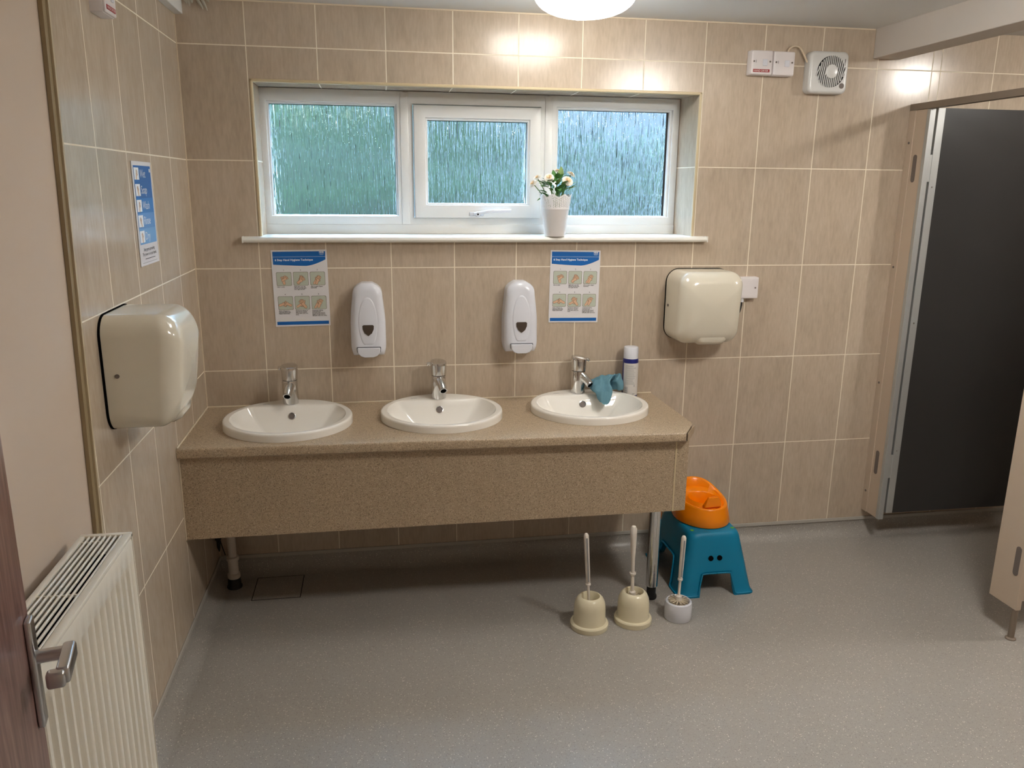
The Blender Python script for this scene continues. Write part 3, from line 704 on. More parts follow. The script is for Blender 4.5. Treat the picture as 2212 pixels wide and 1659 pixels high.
def hygiene_poster(x0, z0, x1, z1, label, tilt):
    w, h = .210, .297
    t = thing('hygiene_poster', label, 'poster', ((x0+x1)/2, -.0012, (z0+z1)/2), rot=(0, tilt, 0))
    bm = bmesh.new(); box(bm, -w/2, w/2, -.0008, 0, -h/2, h/2); obj('sheet', bm, 'paper', t)
    T = lambda u, v, d: (u-w/2, -d-.0006, v-h/2)
    b_ = .006
    bm = bmesh.new()
    # header band with curved lower edge
    pts = [(b_, h-b_), (b_, .242)] + [(b_+(w-2*b_)*s, .242-.006*math.sin(s*PI*.62)*1.2+(.024*max(0, (s-.62)/.38)**1.5)) for s in [i/16 for i in range(1, 17)]] + [(w-b_, h-b_)]
    plate(pts[::-1], .0006, bm, 0, T)
    obj('header_band', bm, 'print_blue', t)
    bm = plate([(b_, b_), (w-b_, b_), (w-b_, b_+.013), (b_, b_+.013)], .0006, None, 0, T); obj('footer_band', bm, 'print_blue', t)
    bm = bmesh.new(); plate([(b_, .2705), (w-b_, .2705), (w-b_, .2713), (b_, .2713)], .0008, bm, 0, T)
    text_bm('6 Step Hand Hygiene Technique', .0110, T, .0009, bm, at=(.013, .2555), bold=.00025)
    text_bm('NHS', .0090, T, .0009, bm, at=(.181, .2845), bold=.0004)
    plate([(.181, .2805), (.199, .2805), (.199, .2815), (.181, .2815)], .0009, bm, 0, T); plate([(.183, .2775), (.197, .2775), (.197, .2783), (.183, .2783)], .0009, bm, 0, T)
    obj('heading_text', bm, 'print_white', t)
    for i in range(6):
        tx = bmesh.new(); sq = bmesh.new(); hn = bmesh.new()
        cx = .043+.0635*(i % 3); cy = .186 if i < 3 else .092; q_ = .0285
        for rr, mi, d in ((1.0, 1, .0006), (.965, 0, .0007)):
            plate(rrect(2*q_*rr, 2*q_*rr*.93, .005, 4, cx, cy), d, sq, mi, T)
        p_ = POSES[i]
        for k, (dx, dy, an, s, mir, cu) in enumerate(p_):
            hand_shape(hn, cx+dx*.011, cy+dy*.011, an, s*1.45, T, mirror=mir, curl=cu, d0=.0009+.0005*k)
        obj('step_number', text_bm(str(i+1), .0085, T, .0008, at=(cx-.002, cy+q_+.0025)), 'print_text', t); text_bm(CAPT[i], .0054, T, .0008, tx, at=(cx-q_+.001, cy-q_-.0040), bold=.00012, space=.95)
        pf = obj('picture_frame', sq, ['print_green', 'print_line'], t); obj('hand_drawing', hn, ['print_skin', 'print_line'], pf); obj('caption_text', tx, 'print_text', t)
    return t
hygiene_poster(.281, 1.046, .492, 1.338, 'hand hygiene poster with six pictures, left one, above the first basin', -.010)
hygiene_poster(1.378, 1.041, 1.586, 1.333, 'hand hygiene poster with six pictures, right one, above the basin with the cloth', .012)
# left wall poster
t = thing('handwash_poster', 'blue notice with Wet Soap Wash Rinse Dry steps on the left wall', 'poster', (.0012, -.612, 1.497))
w, h = .204, .300
T = lambda u, v, d: (d+.0006, u-w/2, v-h/2)
bm = bmesh.new(); box(bm, 0, .0008, -w/2, w/2, -h/2, h/2); obj('sheet', bm, 'paper', t)
bm = bmesh.new(); ys = [.288, .242, .195, .152, .107, .062]
for i in range(5): plate([(.014, ys[i+1]), (w-.010, ys[i+1]), (w-.010, ys[i]), (.014, ys[i])], .0006, bm, (0, 0, 1, 2, 3)[i], T)
obj('coloured_band', bm, ['print_blue', 'print_blue2', 'print_blue3', 'print_blue4'], t)
for i, s in enumerate(('Wet', 'Soap', 'Wash', 'Rinse', 'Dry')):
    bm = bmesh.new(); tx = bmesh.new(); ln = bmesh.new()
    cy = (ys[i]+ys[i+1])/2; plate([(.018, cy-.017), (.066, cy-.017), (.066, cy+.017), (.018, cy+.017)], .0008, bm, 0, T)
    hand_shape(ln, .042, cy-.002, (-.4, .3, -.2, .5, .1)[i], .011, T, d0=.0010)
    text_bm(s, .034, T, .0009, tx, at=(.074, cy-.011), xscale=.95)
    ps_ = obj('picture_square', bm, 'print_white', t); obj('step_text', tx, 'print_white', t); obj('hand_drawing', ln, ['print_skin', 'print_grey'], ps_)
bm = plate([(.176, .270), (.188, .270), (.188, .280), (.176, .280)], .0009, None, 0, T); obj('printed_mark', bm, 'print_white', t)
bm = bmesh.new(); text_bm('Stop germs spreading.\nThe power is in your hands.', .0142, T, .0008, bm, at=(w/2, .042), align='CENTER', xscale=.95)
plate([(.05, .0175), (.16, .0175), (.16, .0195), (.05, .0195)], .0008, bm, 0, T); plate([(.02, .0075), (.18, .0075), (.18, .0083), (.02, .0083)], .0008, bm, 0, T); obj('caption_text', bm, 'print_text', t)

# ------------------------------------------------------------------ SWITCHES, FAN
def isolator(loc, label, red, deep, rot=0):
    t = thing('isolator_switch', label, 'switch', loc, rot)
    if deep: bm = puff(rrect(.092, .092, .004), .030, .001, 2); obj('back_box', bm, 'switch_plastic', t, smooth=40)
    d = .030 if deep else .020
    bm = puff(rrect(.089, .089, .005), d+.007, .003, 3, back=d if deep else 0); obj('face_plate', bm, 'switch_plastic', t, smooth=40)
    f = -(d+.007)
    for s in (-1, 1): obj('screw', tube([(s*.034, f, .004), (s*.034, f-.0012, .004)], .0036, 12), 'hinge_grey', t)
    bm = bmesh.new(); box(bm, .003, .022, f-.004, f+.002, -.012, .012, bev=.0015); obj('rocker', bm, 'white_plastic', t)
    bm = bmesh.new(); box(bm, -.026, -.0245, f-.001, f+.001, -.001, .009); obj('indicator', bm, 'dark_line', t)
    if red:
        T = lambda u, v, dd: (u, f-dd, v)
        bm = bmesh.new(); box(bm, -.036, .034, f-.001, f, -.036, -.025); lb = obj('red_label', bm, 'red_label', t)
        bm = text_bm('HAND DRYER', .0098, T, .0014, at=(-.034, -.034), xscale=1.02); obj('label_text', bm, 'label_text', lb)
    return t
isolator((2.212, 0, 2.073), 'white isolator switch with a red label, left of the pair by the fan', True, True)
isolator((2.306, 0, 2.072), 'white isolator switch without a red label, right of the pair by the fan', False, True)
isolator((0, -.880, 2.042), 'white switch with red label high on the left wall', True, True, PI/2)
t = thing('extractor_fan', 'white square extractor fan with round slatted grille on the back wall', 'extractor fan', (2.498, 0, 2.044))
outl = []
wf = .166; hf = .158
for u, v in rrect(wf, hf, .018, 6): outl.append((u*(1+.05*math.cos(v/hf*PI)), v*(1+.05*math.cos(u/wf*PI))))
bm = puff(outl, .046, .012, 5); obj('housing', bm, 'grey_white', t, smooth=50)
cz = .003; cx = .008
T = lambda u, v, d: (u, -d, v)
bm = plate(disc_pts(.060, 36, cx, cz), .0464); obj('grille_opening', bm, 'dark', t)
bm = bmesh.new()
for k in range(-7, 8):
    u = k*.0082; L = math.sqrt(max(0, .0605**2-u*u))
    if L < .012: continue
    sk = .006
    A = [(cx+u-.0020, cz-L), (cx+u+.0014, cz-L), (cx+u+.0014, cz+L), (cx+u-.0020, cz+L)]
    N = 8; R0 = []
    for i in range(N+1):
        s = -1+2*i/N; x = cx+u+sk*math.sin(s*PI/2)*.9; z = cz+s*L
        R0.append(ring(bm, [(x-.0019, -.0463, z), (x+.0019, -.0463, z), (x+.0019, -.0500, z), (x-.0019, -.0500, z)]))
    skin_rings(bm, R0)
obj('grille_slats', bm, 'grey_white', t, smooth=30)
bm = tube([(cx, -.046, cz), (cx, -.053, cz), (cx, -.0545, cz)], .025, 32, rs=[.026, .026, .022]); obj('grille_hub', bm, 'grey_white', t, smooth=40)
bm = tube([(.060, -.0455, -.050), (.060, -.0475, -.050)], .0105, 20); obj('sensor', bm, 'hinge_grey', t)
bm = bmesh.new(); box(bm, .0655, .068, -.0465, -.045, .030, .052); box(bm, .065, .0685, -.0465, -.045, .027, .0295); obj('printed_mark', bm, 'print_text', t)
o = tag(obj('fan_cable', tube(bez([(2.330, -.014, 2.116), (2.335, -.014, 2.130), (2.352, -.016, 2.141), (2.376, -.018, 2.138), (2.396, -.018, 2.114), (2.412, -.018, 2.088), (2.424, -.02, 2.078)], 6), .0042, 8), 'cable_cream', smooth=True), 'cream cable looping from the switch to the extractor fan', 'cable')

# ------------------------------------------------------------------ POTTED PLANT
t = thing('potted_plant', 'white lace-rimmed pot of cream flowers standing on the window sill', 'plant', (1.394, -.002, WZ0+.0005))
bm = lathe([(.040, 0), (.0415, .003), (.0545, .104), (.0562, .106), (.0564, .110), (.0535, .110), (.045, .04), (.040, .006)], 48, cap1=True); obj('pot', bm, 'pot_white', t, smooth=40)
bm = bmesh.new(); NU, NV = 192, 26; zb_, zt_ = .110, .167
def lace(i, j):      # True = solid
    u = (i+.5) % 24 / 24*2-1; v = (j+.5)/NV
    au = abs(u)
    top = .80+.20*(1-au) if True else 1
    if v > .76+.24*(1-au)**.9: return False
    if v < .07 or (.76+.24*(1-au)**.9)-v < .07: return True
    a_ = (au*9 + v*13); b__ = (au*9 - v*13)
    d1 = abs((a_/2) % 1-.5); d2 = abs((b__/2) % 1-.5)
    if au < .10 and .25 < v < .55: return True
    return not (d1 > .28 and d2 > .28) and not (d1 < .16 and d2 < .16)
V = {}
def vv(i, j):
    i %= NU
    if (i, j) not in V:
        z = zb_+(zt_-zb_)*j/NV; r_ = .0560+.0078*(j/NV); V[i, j] = bm.verts.new((r_*math.cos(2*PI*i/NU), r_*math.sin(2*PI*i/NU), z))
    return V[i, j]
for i in range(NU):
    for j in range(NV):
        if lace(i, j): bm.faces.new((vv(i, j), vv(i+1, j), vv(i+1, j+1), vv(i, j+1)))
lr = obj('lace_rim', bm, 'pot_white', t); md = lr.modifiers.new('solid', 'SOLIDIFY'); md.thickness = .0012
bm = lathe([(.004, .104), (.052, .104)], 24, cap0=True, cap1=False); obj('soil', bm, 'soil', t)
rnd = random.Random(5)
def leafmesh(bm, base, dirv, L, w, mi, bend=.3):
    d = Vector(dirv).normalized(); side = d.cross(Vector((0, 0, 1))).normalized() if abs(d.z) < .95 else Vector((1, 0, 0)); nrm = side.cross(d).normalized()
    rows = []
    for k in range(7):
        s = k/6; ww = w*math.sin(PI*min(1, s*.92+.06))**.75*(1-.25*s); c = Vector(base)+d*L*s-nrm*(-bend*L*s*s*-.6)
        rows.append([bm.verts.new(c-side*ww+nrm*ww*.35), bm.verts.new(c), bm.verts.new(c+side*ww+nrm*ww*.35)])
    for a, b in zip(rows, rows[1:]):
        for i in range(2): f = bm.faces.new((a[i], a[i+1], b[i+1], b[i])); f.material_index = mi; f.smooth = True
fl = [(-.034, -.028, .226, .020), (.039, -.030, .214, .023), (.058, -.006, .240, .018), (-.092, -.010, .203, .019), (-.072, .010, .226, .017), (.006, .004, .252, .016)]
bm = bmesh.new()
for x, y, z, r_ in fl:
    tube(bez([(x*.25, y*.25, .11), (x*.6, y*.6, .11+(z-.11)*.55), (x, y, z)], 4), .0018, 6, bm=bm)
for k in range(10):
    a = rnd.uniform(0, 2*PI); R1 = rnd.uniform(.01, .05); tube(bez([(0, 0, .11), (R1*.5*math.cos(a), R1*.5*math.sin(a), .15), (R1*math.cos(a), R1*math.sin(a), rnd.uniform(.17, .22))], 3), .0013, 5, bm=bm)
obj('stem', bm, 'stem', t)
for k in range(58):
    a = 2*PI*k/58*5.3; R1 = rnd.uniform(.010, .052); z = rnd.uniform(.150, .205)+.028*(R1 < .03)
    bm = bmesh.new(); leafmesh(bm, (R1*math.cos(a), R1*math.sin(a), z), (math.cos(a)*rnd.uniform(.5, 1), math.sin(a)*rnd.uniform(.4, 1), rnd.uniform(-.15, .9)), rnd.uniform(.030, .046), rnd.uniform(.009, .014), 0)
    obj('leaf', bm, 'leaf' if k % 5 else 'leaf_light', t)
bm = bmesh.new(); leafmesh(bm, (.012, -.01, .222), (.15, -.1, 1), .050, .014, 0); obj('leaf', bm, 'leaf_light', t)
bm = bmesh.new(); leafmesh(bm, (-.006, -.012, .215), (-.2, -.1, 1), .044, .014, 0); obj('leaf', bm, 'leaf', t)
for x, y, z, r_ in fl:
    c = bpy.data.objects.new('flower', None); COL.objects.link(c); c.parent = t; c.location = (x, y, z); c.rotation_euler = (math.radians(48) if y < -.02 else math.radians(15), x*9, 0)
    for rg, (n_, rr, hh) in enumerate(((9, 1.0, .05), (8, .78, .28), (7, .55, .42), (5, .32, .50))):
        bm = bmesh.new()
        for k in range(n_):
            a = 2*PI*k/n_+rg*.4; e_ = Vector((math.cos(a), math.sin(a), 0)); s_ = Vector((-math.sin(a), math.cos(a), 0)); rows = []
            for q_ in range(4):
                s = q_/3; ww = r_*.52*rr*math.sin(PI*(.15+.7*s))*1.2; cc = e_*r_*rr*(.25+.75*s)+Vector((0, 0, r_*(hh*(.3+.9*s)+.12*math.sin(PI*s))))
                rows.append([bm.verts.new(cc-s_*ww+Vector((0, 0, ww*.3))), bm.verts.new(cc), bm.verts.new(cc+s_*ww+Vector((0, 0, ww*.3)))])
            for p, q2 in zip(rows, rows[1:]):
                for i in range(2): f = bm.faces.new((p[i], p[i+1], q2[i+1], q2[i])); f.smooth = True
        obj('petal_ring', bm, 'petal' if rg < 2 else 'petal_core', c)

# ------------------------------------------------------------------ SPRAY CAN + CLOTH
t = thing('spray_can', 'navy and white aerosol can with white cap standing by the wall', 'spray can', (1.722, -.052, ZT+.0005))
bm = lathe([(.028, 0), (.0325, .003), (.0325, .158), (.0318, .165), (.029, .170)], 40); obj('can_body', bm, 'navy', t, smooth=40)
bm = lathe([(.0305, .168), (.0305, .212), (.0285, .216), (.010, .217)], 36); obj('cap', bm, 'white_plastic', t, smooth=40)
bm = bmesh.new(); R0 = []
for i in range(31):
    a = math.radians(-164+240*i/30)
    R0.append([bm.verts.new((.0330*math.cos(a), .0330*math.sin(a), z)) for z in (.012, .150)])
for a, b in zip(R0, R0[1:]): bm.faces.new((a[0], b[0], b[1], a[1]))
lb = obj('label', bm, 'label_grey', t, smooth=60)
bm = bmesh.new()
def wrapbar(a0, a1, z0, z1):
    N = 6; q_ = []
    for i in range(N+1):
        a = math.radians(a0+(a1-a0)*i/N); q_.append([bm.verts.new((.0332*math.cos(a), .0332*math.sin(a), z)) for z in (z0, z1)])
    for a, b in zip(q_, q_[1:]): bm.faces.new((a[0], b[0], b[1], a[1]))
rnd = random.Random(2)
for k in range(20): wrapbar(-142, -62-rnd.uniform(0, 24), .140-.0042*k, .1412-.0042*k)
for k in range(7): wrapbar(-146, -122, .046-.004*k, .0482-.004*k)
wrapbar(-88, -66, .020, .022); wrapbar(-88, -70, .016, .018); wrapbar(-76, -70, .050, .058)
obj('small_print', bm, 'print_grey', lb)
# cloth: lofted folds draped over the basin rim
ctl = [  # rows across (from the tap side to the can), columns along the fall from back to front
    [(1.531, -0.075, 0.800), (1.533, -0.085, 0.791), (1.537, -0.100, 0.779), (1.543, -0.110, 0.772)],
    [(1.562, -0.070, 0.810), (1.548, -0.100, 0.799), (1.541, -0.130, 0.779), (1.552, -0.145, 0.767)],
    [(1.592, -0.060, 0.817), (1.581, -0.115, 0.812), (1.555, -0.155, 0.778), (1.559, -0.180, 0.741)],
    [(1.620, -0.060, 0.818), (1.588, -0.125, 0.790), (1.578, -0.170, 0.770), (1.572, -0.192, 0.731)],
    [(1.648, -0.060, 0.826), (1.612, -0.118, 0.806), (1.613, -0.158, 0.776), (1.593, -0.182, 0.730)],
    [(1.660, -0.042, 0.822), (1.634, -0.058, 0.790), (1.630, -0.062, 0.770), (1.634, -0.066, 0.759)],
    [(1.676, -0.055, 0.820), (1.653, -0.095, 0.806), (1.660, -0.095, 0.780), (1.666, -0.090, 0.762)],
    [(1.686, -0.065, 0.800), (1.684, -0.080, 0.787), (1.684, -0.082, 0.772), (1.682, -0.080, 0.760)]]
rows = [bez(r_, 8) for r_ in ctl]; colsN = len(rows[0]); grid = []
for c in range(colsN): grid.append(bez([r_[c] for r_ in rows], 8))
bm = bmesh.new(); G = []
for c, line in enumerate(grid):
    G.append([])
    for k, p in enumerate(line):
        nz = noise.noise(Vector(p)*45)*.009 + noise.noise(Vector(p)*110)*.003
        fold = .0035*math.sin(k*.55+c*.16)
        G[-1].append(bm.verts.new((p.x, p.y-fold*.7, p.z+nz+fold*.6)))
for a, b in zip(G, G[1:]):
    for i in range(len(a)-1): bm.faces.new((a[i], a[i+1], b[i+1], b[i]))
o = obj('cleaning_cloth', bm, ['cloth_teal', 'cloth_edge'], smooth=True); md = o.modifiers.new('solid', 'SOLIDIFY'); md.thickness = .004; md.offset = 0; md.material_offset_rim = 1
tag(o, 'crumpled teal blue cleaning cloth hanging over the right basin rim', 'cloth')

# ------------------------------------------------------------------ PIPE, VALVE, FLOOR HATCH, FLAKES
t = thing('waste_pipe', 'white plastic waste pipe rising from the floor under the counter', 'pipe', (.074, -.122, 0))
obj('pipe', lathe([(.0165, .03), (.0165, .70)], 20), 'pipe_plastic', t, smooth=40)
obj('coupling', lathe([(.017, .118), (.024, .120), (.024, .134), (.0195, .136), (.0195, .066), (.0195, .064)][::1][:4], 20), 'pipe_plastic', t, smooth=40)
obj('sleeve', lathe([(.0165, .118), (.0200, .118), (.0200, .064), (.0250, .060), (.0250, .046), (.0225, .040)], 20), 'pipe_plastic', t, smooth=40)
obj('floor_boot', lathe([(.030, 0), (.030, .006), (.026, .012), (.024, .042)], 20), 'black_rubber', t, smooth=40)
t = thing('stop_valve', 'black valve on the wall in the corner under the counter', 'valve', (.012, -.055, .190))
bm = bmesh.new(); box(bm, -.011, .012, -.018, .018, -.008, .2, bev=.004); obj('valve_body', bm, 'black_rubber', t)
bm = tube([(0, -.004, -.005), (0, -.008, -.04), (0, -.004, -.060)], .007, 8, rs=[.009, .007, .002]); obj('valve_lever', bm, 'black_rubber', t)
bm = tube(bez([(0, .014, 0), (.004, .03, -.05), (.012, .045, -.10)], 4), .002, 6); obj('cable', bm, 'black_rubber', t)
t = thing('floor_hatch', 'square access hatch outlined in black in the floor under the counter', 'hatch', (.249, -.154, 0))
bm = bmesh.new()
for a in ((-.094, .094, -.094, -.0915), (-.094, .094, .0915, .094), (-.094, -.0915, -.094, .094), (.0915, .094, -.094, .094)): box(bm, *a, 0, .0008)
obj('hatch_rim', bm, 'dark', t)
obj('hatch_cover', B(-.0915, .0915, -.0915, .0915, 0, .0006), 'vinyl_floor', t)
t = thing('peeling_paint', 'pale flakes of peeling paint at the ceiling in the left corner', 'paint flakes', (.07, -.004, ZC-.002))
for k, (x, L, sk) in enumerate(((-.030, .022, .01), (-.018, .03, .008), (-.006, .020, .004), (.012, .038, .022), (.028, .042, .020), (.045, .014, .01), (-.042, .014, .0))):
    bm = bmesh.new(); rw = []
    for q_ in range(6):
        s = q_/5; ww = .0055*math.sin(PI*(.25+.7*s)); rw.append([bm.verts.new((x+sk*s-ww, -.002-.012*s*s, -L*s)), bm.verts.new((x+sk*s, -.006-.012*s*s, -L*s-.002)), bm.verts.new((x+sk*s+ww, -.002-.012*s*s, -L*s))])
    for a, b in zip(rw, rw[1:]):
        for i in range(2): bm.faces.new((a[i], a[i+1], b[i+1], b[i]))
    obj('flake', bm, 'flake', t, smooth=True)

# ------------------------------------------------------------------ BRUSHES
def bell_holder(x, y, label, s=1.0):
    t = thing('toilet_brush_holder', label, 'brush holder', (x, y, 0), group=None)
    obj('holder_body', lathe([(.070, 0), (.071, .003), (.071, .018), (.068, .022), (.061, .024), (.0595, .030), (.0585, .080), (.056, .098), (.049, .114), (.040, .123), (.036, .124), (.0335, .120), (.0335, .040), (.010, .036)], 48), 'cream_plastic', t, smooth=35)
    return t
def brush(x, y, z0, zt, lean, label, style, bent=.0):
    t = thing('toilet_brush', label, 'toilet brush', (x, y, z0), rot=lean)
    H_ = zt-z0; c = H_*.36
    if style == 'long': prof = [(.0065, .02), (.0065, c-.004), (.0125, c-.004), (.0125, c+.002), (.0065, c+.002), (.0070, c+.05), (.0120, H_-.045), (.0125, H_-.012), (.008, H_-.002), (.002, H_)]
    else: prof = [(.005, .02), (.005, c-.004), (.0095, c-.004), (.0095, c+.002), (.0075, c+.003), (.0088, c+.05), (.0095, H_-.03), (.0095, H_-.010), (.006, H_-.002), (.002, H_)]
    h_ = obj('handle', lathe(prof, 18), 'brush_white', t, smooth=40)
    if style != 'long':
        bm = bmesh.new(); box(bm, -.0028, .0028, -.0100, -.0088, c+.012, H_-.016, bev=.0006); obj('handle_groove', bm, 'print_grey', h_)
    bm = lathe([(.010, .004), (.013, .006), (.0125, .030), (.008, .034)], 16); obj('hub', bm, 'brush_white', t, smooth=40)
    bm = bmesh.new(); rr = random.Random(3)
    for L_ in range(3):
        for k in range(15):
            a = 2*PI*k/15+L_*.2; r_ = .0385 if style == 'short' else .027
            z = .012-.014*L_
            tube([(.008*math.cos(a), .008*math.sin(a), z), (r_*math.cos(a), r_*math.sin(a), z+.002)], .0025 if style == 'short' else .0019, 5, bm=bm)
    obj('bristles', bm, 'bristle', t)
    return t
bell_holder(1.420, -.623, 'cream bell-shaped brush holder, farthest left of the three on the floor')
bell_holder(1.592, -.612, 'cream bell-shaped brush holder beside the chrome counter leg')
brush(1.420, -.618, .055, .373, (0, math.radians(-4.0), 0), 'white toilet brush with grooved handle, standing in the left cream holder', 'thin')
brush(1.588, -.606, .088, .384, (0, math.radians(-1.5), 0), 'white toilet brush with a thicker smooth handle, standing in the middle holder', 'long')
t = thing('brush_pot', 'small white cylindrical brush holder in front of the blue stool', 'brush holder', (1.770, -.612, 0))
obj('holder_body', lathe([(.050, 0), (.052, .003), (.0515, .055), (.049, .068), (.044, .072), (.041, .070), (.041, .045), (.01, .042)], 44), 'white_plastic', t, smooth=35)
brush(1.769, -.612, .0590, .335, (0, math.radians(1.2), 0), 'white toilet brush with bristles showing in the small white holder', 'short')

# ------------------------------------------------------------------ STOOL
t = thing('step_stool', 'teal blue plastic step stool standing beside the counter leg', 'stool', (1.985, -.275, 0))
HS = .25
def lvl(s):    # s: 0 bottom .. 1 top -> half width x, half length y
    return .158-.052*s, .205-.050*s
def shell(bm, ins):
    rows = []
    zs = [0, .012, .03, .06, .09, .105, .12, .15, .18, .21, .232, .243, HS]
    NX, NY = 16, 20
    return zs
# side walls with arch openings, built as a perimeter grid
bm = bmesh.new()
NP = 96
def perim(s, z):
    hx, hy = lvl(min(1, z/HS)); 
    if z > .225: k = (z-.225)/.025; ex = .012*(1-math.sqrt(max(0, 1-k*k))); hx -= ex; hy -= ex
    r_ = .035
    pts = []
    L = []
    o_ = rrect(2*hx, 2*hy, r_, 5)
    # resample uniformly in NP pieces by angle-like parameter: 24 per corner+side
    per = []
    for c in range(4):
        cs = o_[c*6:(c+1)*6]; nx_ = o_[((c+1) % 4)*6]
        for i in range(5): per.append((cs[i], cs[i+1]))
        per.append((cs[5], nx_))
    out_ = []
    for i, (a, b) in enumerate(per):
        n_ = 19 if i % 6 == 5 else 1
        for k in range(n_): out_.append((a[0]+(b[0]-a[0])*k/n_, a[1]+(b[1]-a[1])*k/n_))
    return out_
zs = [0, .006, .02, .04, .06, .080, .088, .10, .12, .135, .143, .158, .166, .18, .20, .225, .235, .243, .2485, HS]
R_ = []
for z in zs:
    pp = perim(0, z)
    fl_ = .007 if z < .004 else .003 if z < .01 else 0
    R_.append([(p[0]*(1+fl_/.15), p[1]*(1+fl_/.2), z) for p in pp])
NPn = len(R_[0]); VV = [[bm.verts.new(p) for p in row] for row in R_]
def solid(i, j):
    p = R_[j][i]; q_ = R_[j][(i+1) % NPn]; x = (p[0]+q_[0])/2; y = (p[1]+q_[1])/2; z = (zs[j]+zs[j+1])/2
    hx, hy = lvl(z/HS)
    if abs(y) > hy-.012 and abs(x) < .076-.20*z and z < .088: return False            # end arches
    if abs(x) > hx-.012 and abs(y) < .105-.30*z and z < .120: return False           # side arches
    return True
for j in range(len(zs)-1):
    for i in range(NPn):
        if solid(i, j): bm.faces.new((VV[j][i], VV[j][(i+1) % NPn], VV[j+1][(i+1) % NPn], VV[j+1][i]))
bm.faces.new(VV[-1])
o = obj('stool_shell', bm, 'teal_plastic', t, smooth=50); md = o.modifiers.new('solid', 'SOLIDIFY'); md.thickness = .006; md.offset = -1
# rolled lip round the end and side arches and the feet
bm = bmesh.new()
def yface(z): return lvl(z/HS)[1]
def xface(z): return lvl(z/HS)[0]
for s in (-1, 1):
    tube(bez([(s*.150, -yface(0)-.002, .006), (s*.10, -yface(0)-.004, .005), (s*.080, -yface(.01)-.004, .008), (s*.074, -yface(.03)-.003, .03), (s*.062, -yface(.08)-.003, .080), (s*.052, -yface(.09)-.003, .090), (0, -yface(.09)-.003, .091)], 6), .0035, 8, bm=bm)
    tube(bez([(-xface(0)-.003, s*.19, .005), (-xface(0)-.003, s*.112, .005), (-xface(.03)-.003, s*.100, .03), (-xface(.10)-.003, s*.078, .105), (-xface(.12)-.003, s*.06, .121), (-xface(.12)-.003, 0, .122)], 6), .0035, 8, bm=bm)
obj('rolled_lip', bm, 'teal_plastic', t, smooth=True)
for s in (-1, 1):
    y = -yface(.150)
    bm = tube([(s*.0185-.004, y-.0036, .150), (s*.0185-.004, y+.004, .150)], .0105, 20); obj('vent_hole', bm, 'dark', t)
for a in (-.085, -.03, .03, .085):
    for s in (-1, 1):
        bm = lathe([(.008, HS), (.008, HS+.0012), (.004, HS+.0018)], 12); obj('grip_dot', bm, 'green_dot', t, loc=(s*.086, a*1.4, 0))
# ------------------------------------------------------------------ POTTY
t = thing('potty', 'orange plastic child potty sitting on top of the blue stool', 'potty', (1.988, -.262, HS+.0025), math.radians(5))
n = 72; bm = bmesh.new(); 
def hrim(th):   # rim height; front at -90deg, back at +90deg
    s = (math.sin(th)+1)/2
    h_ = .076+.022*s**1.2
    h_ += .034*math.exp(-((s-1)/.30)**2)
    return h_
def P_(th, ax, ay, z, dy=0): return (ax*math.cos(th), ay*math.sin(th)+dy, z)
TH = [2*PI*i/n for i in range(n)]
def guard(th):
    d = abs((th-1.5*PI+PI) % (2*PI)-PI); return max(0, 1-(d/.33)**4)*.0
rows = [[P_(th, .112, .136, 0) for th in TH], [P_(th, .114, .138, .004) for th in TH], [P_(th, .106, .130, hrim(th)*.5) for th in TH], [P_(th, .099, .122, hrim(th)-.008) for th in TH],
        [P_(th, .096, .119, hrim(th)-.001) for th in TH], [P_(th, .090, .113, hrim(th)) for th in TH], [P_(th, .084, .107, hrim(th)-.004) for th in TH],
        [P_(th, .080, .100, min(hrim(th)-.012, .094)) for th in TH], [P_(th, .062, .074, .088, -.012) for th in TH], [P_(th, .057, .069, .082, -.012) for th in TH], [P_(th, .050, .062, .03, -.012) for th in TH], [P_(th, .02, .02, .022, -.012) for th in TH]]
skin_rings(bm, [ring(bm, r_) for r_ in rows], False, True)
obj('potty_bowl', bm, 'orange_plastic', t, smooth=60)
bm = bmesh.new()      # splash guard at the front
A = [(-.040, -.104, .078), (.040, -.104, .078), (.024, -.101, .122), (-.024, -.101, .122)]; Bq = [(-.036, -.074, .078), (.036, -.074, .078), (.020, -.088, .120), (-.020, -.088, .120)]
skin_rings(bm, [ring(bm, A), ring(bm, Bq)]); bmesh.ops.bevel(bm, geom=bm.edges[:], offset=.003, segments=3, affect='EDGES'); obj('splash_guard', bm, 'orange_plastic', t, smooth=50)

# ------------------------------------------------------------------ CUBICLE
XH = 2.915
t = thing('cubicle_pilaster', 'narrow beige cubicle upright fixed to the back wall beside the black door', 'partition post', (XH, 0, .12))
obj('panel', B(-.002, .018, -.118, -.004, 0, 1.79, bev=.001), 'partition_beige', t)
obj('wall_channel', B(-.006, .020, -.040, -.0005, 0, 1.79, bev=.001), 'partition_beige', t)
obj('edge_profile', B(-.005, .020, -.132, -.112, 0, 1.788, bev=.001), 'alu', t)
for z in (.10, .62, 1.14, 1.66): obj('screw', tube([(-.0058, -.020, z), (-.0085, -.020, z)], .005, 10), 'hinge_grey', t)
for z in (.255, 1.555):
    bm = bmesh.new(); o_ = rrect(.024, .112, .0119, 6, -.068, z); skin_rings(bm, [ring(bm, [(-.0015, u, v) for u, v in o_]), ring(bm, [(-.0032, u, v) for u, v in o_])]); obj('hinge_cover', bm, 'hinge_grey', t)
t = thing('cubicle_door', 'black cubicle door standing open against the back wall', 'door', (XH+.030, -.125, .150))
obj('door_leaf', B(.030, .680, -.006, .012, 0, 1.762), 'partition_black', t)
obj('edge_profile', B(.000, .032, -.008, .014, 0, 1.762, bev=.001), 'alu', t)
for z in (.225, 1.525): obj('hinge', B(-.012, .002, -.006, .008, z-.055, z+.055, bev=.002), 'alu', t)
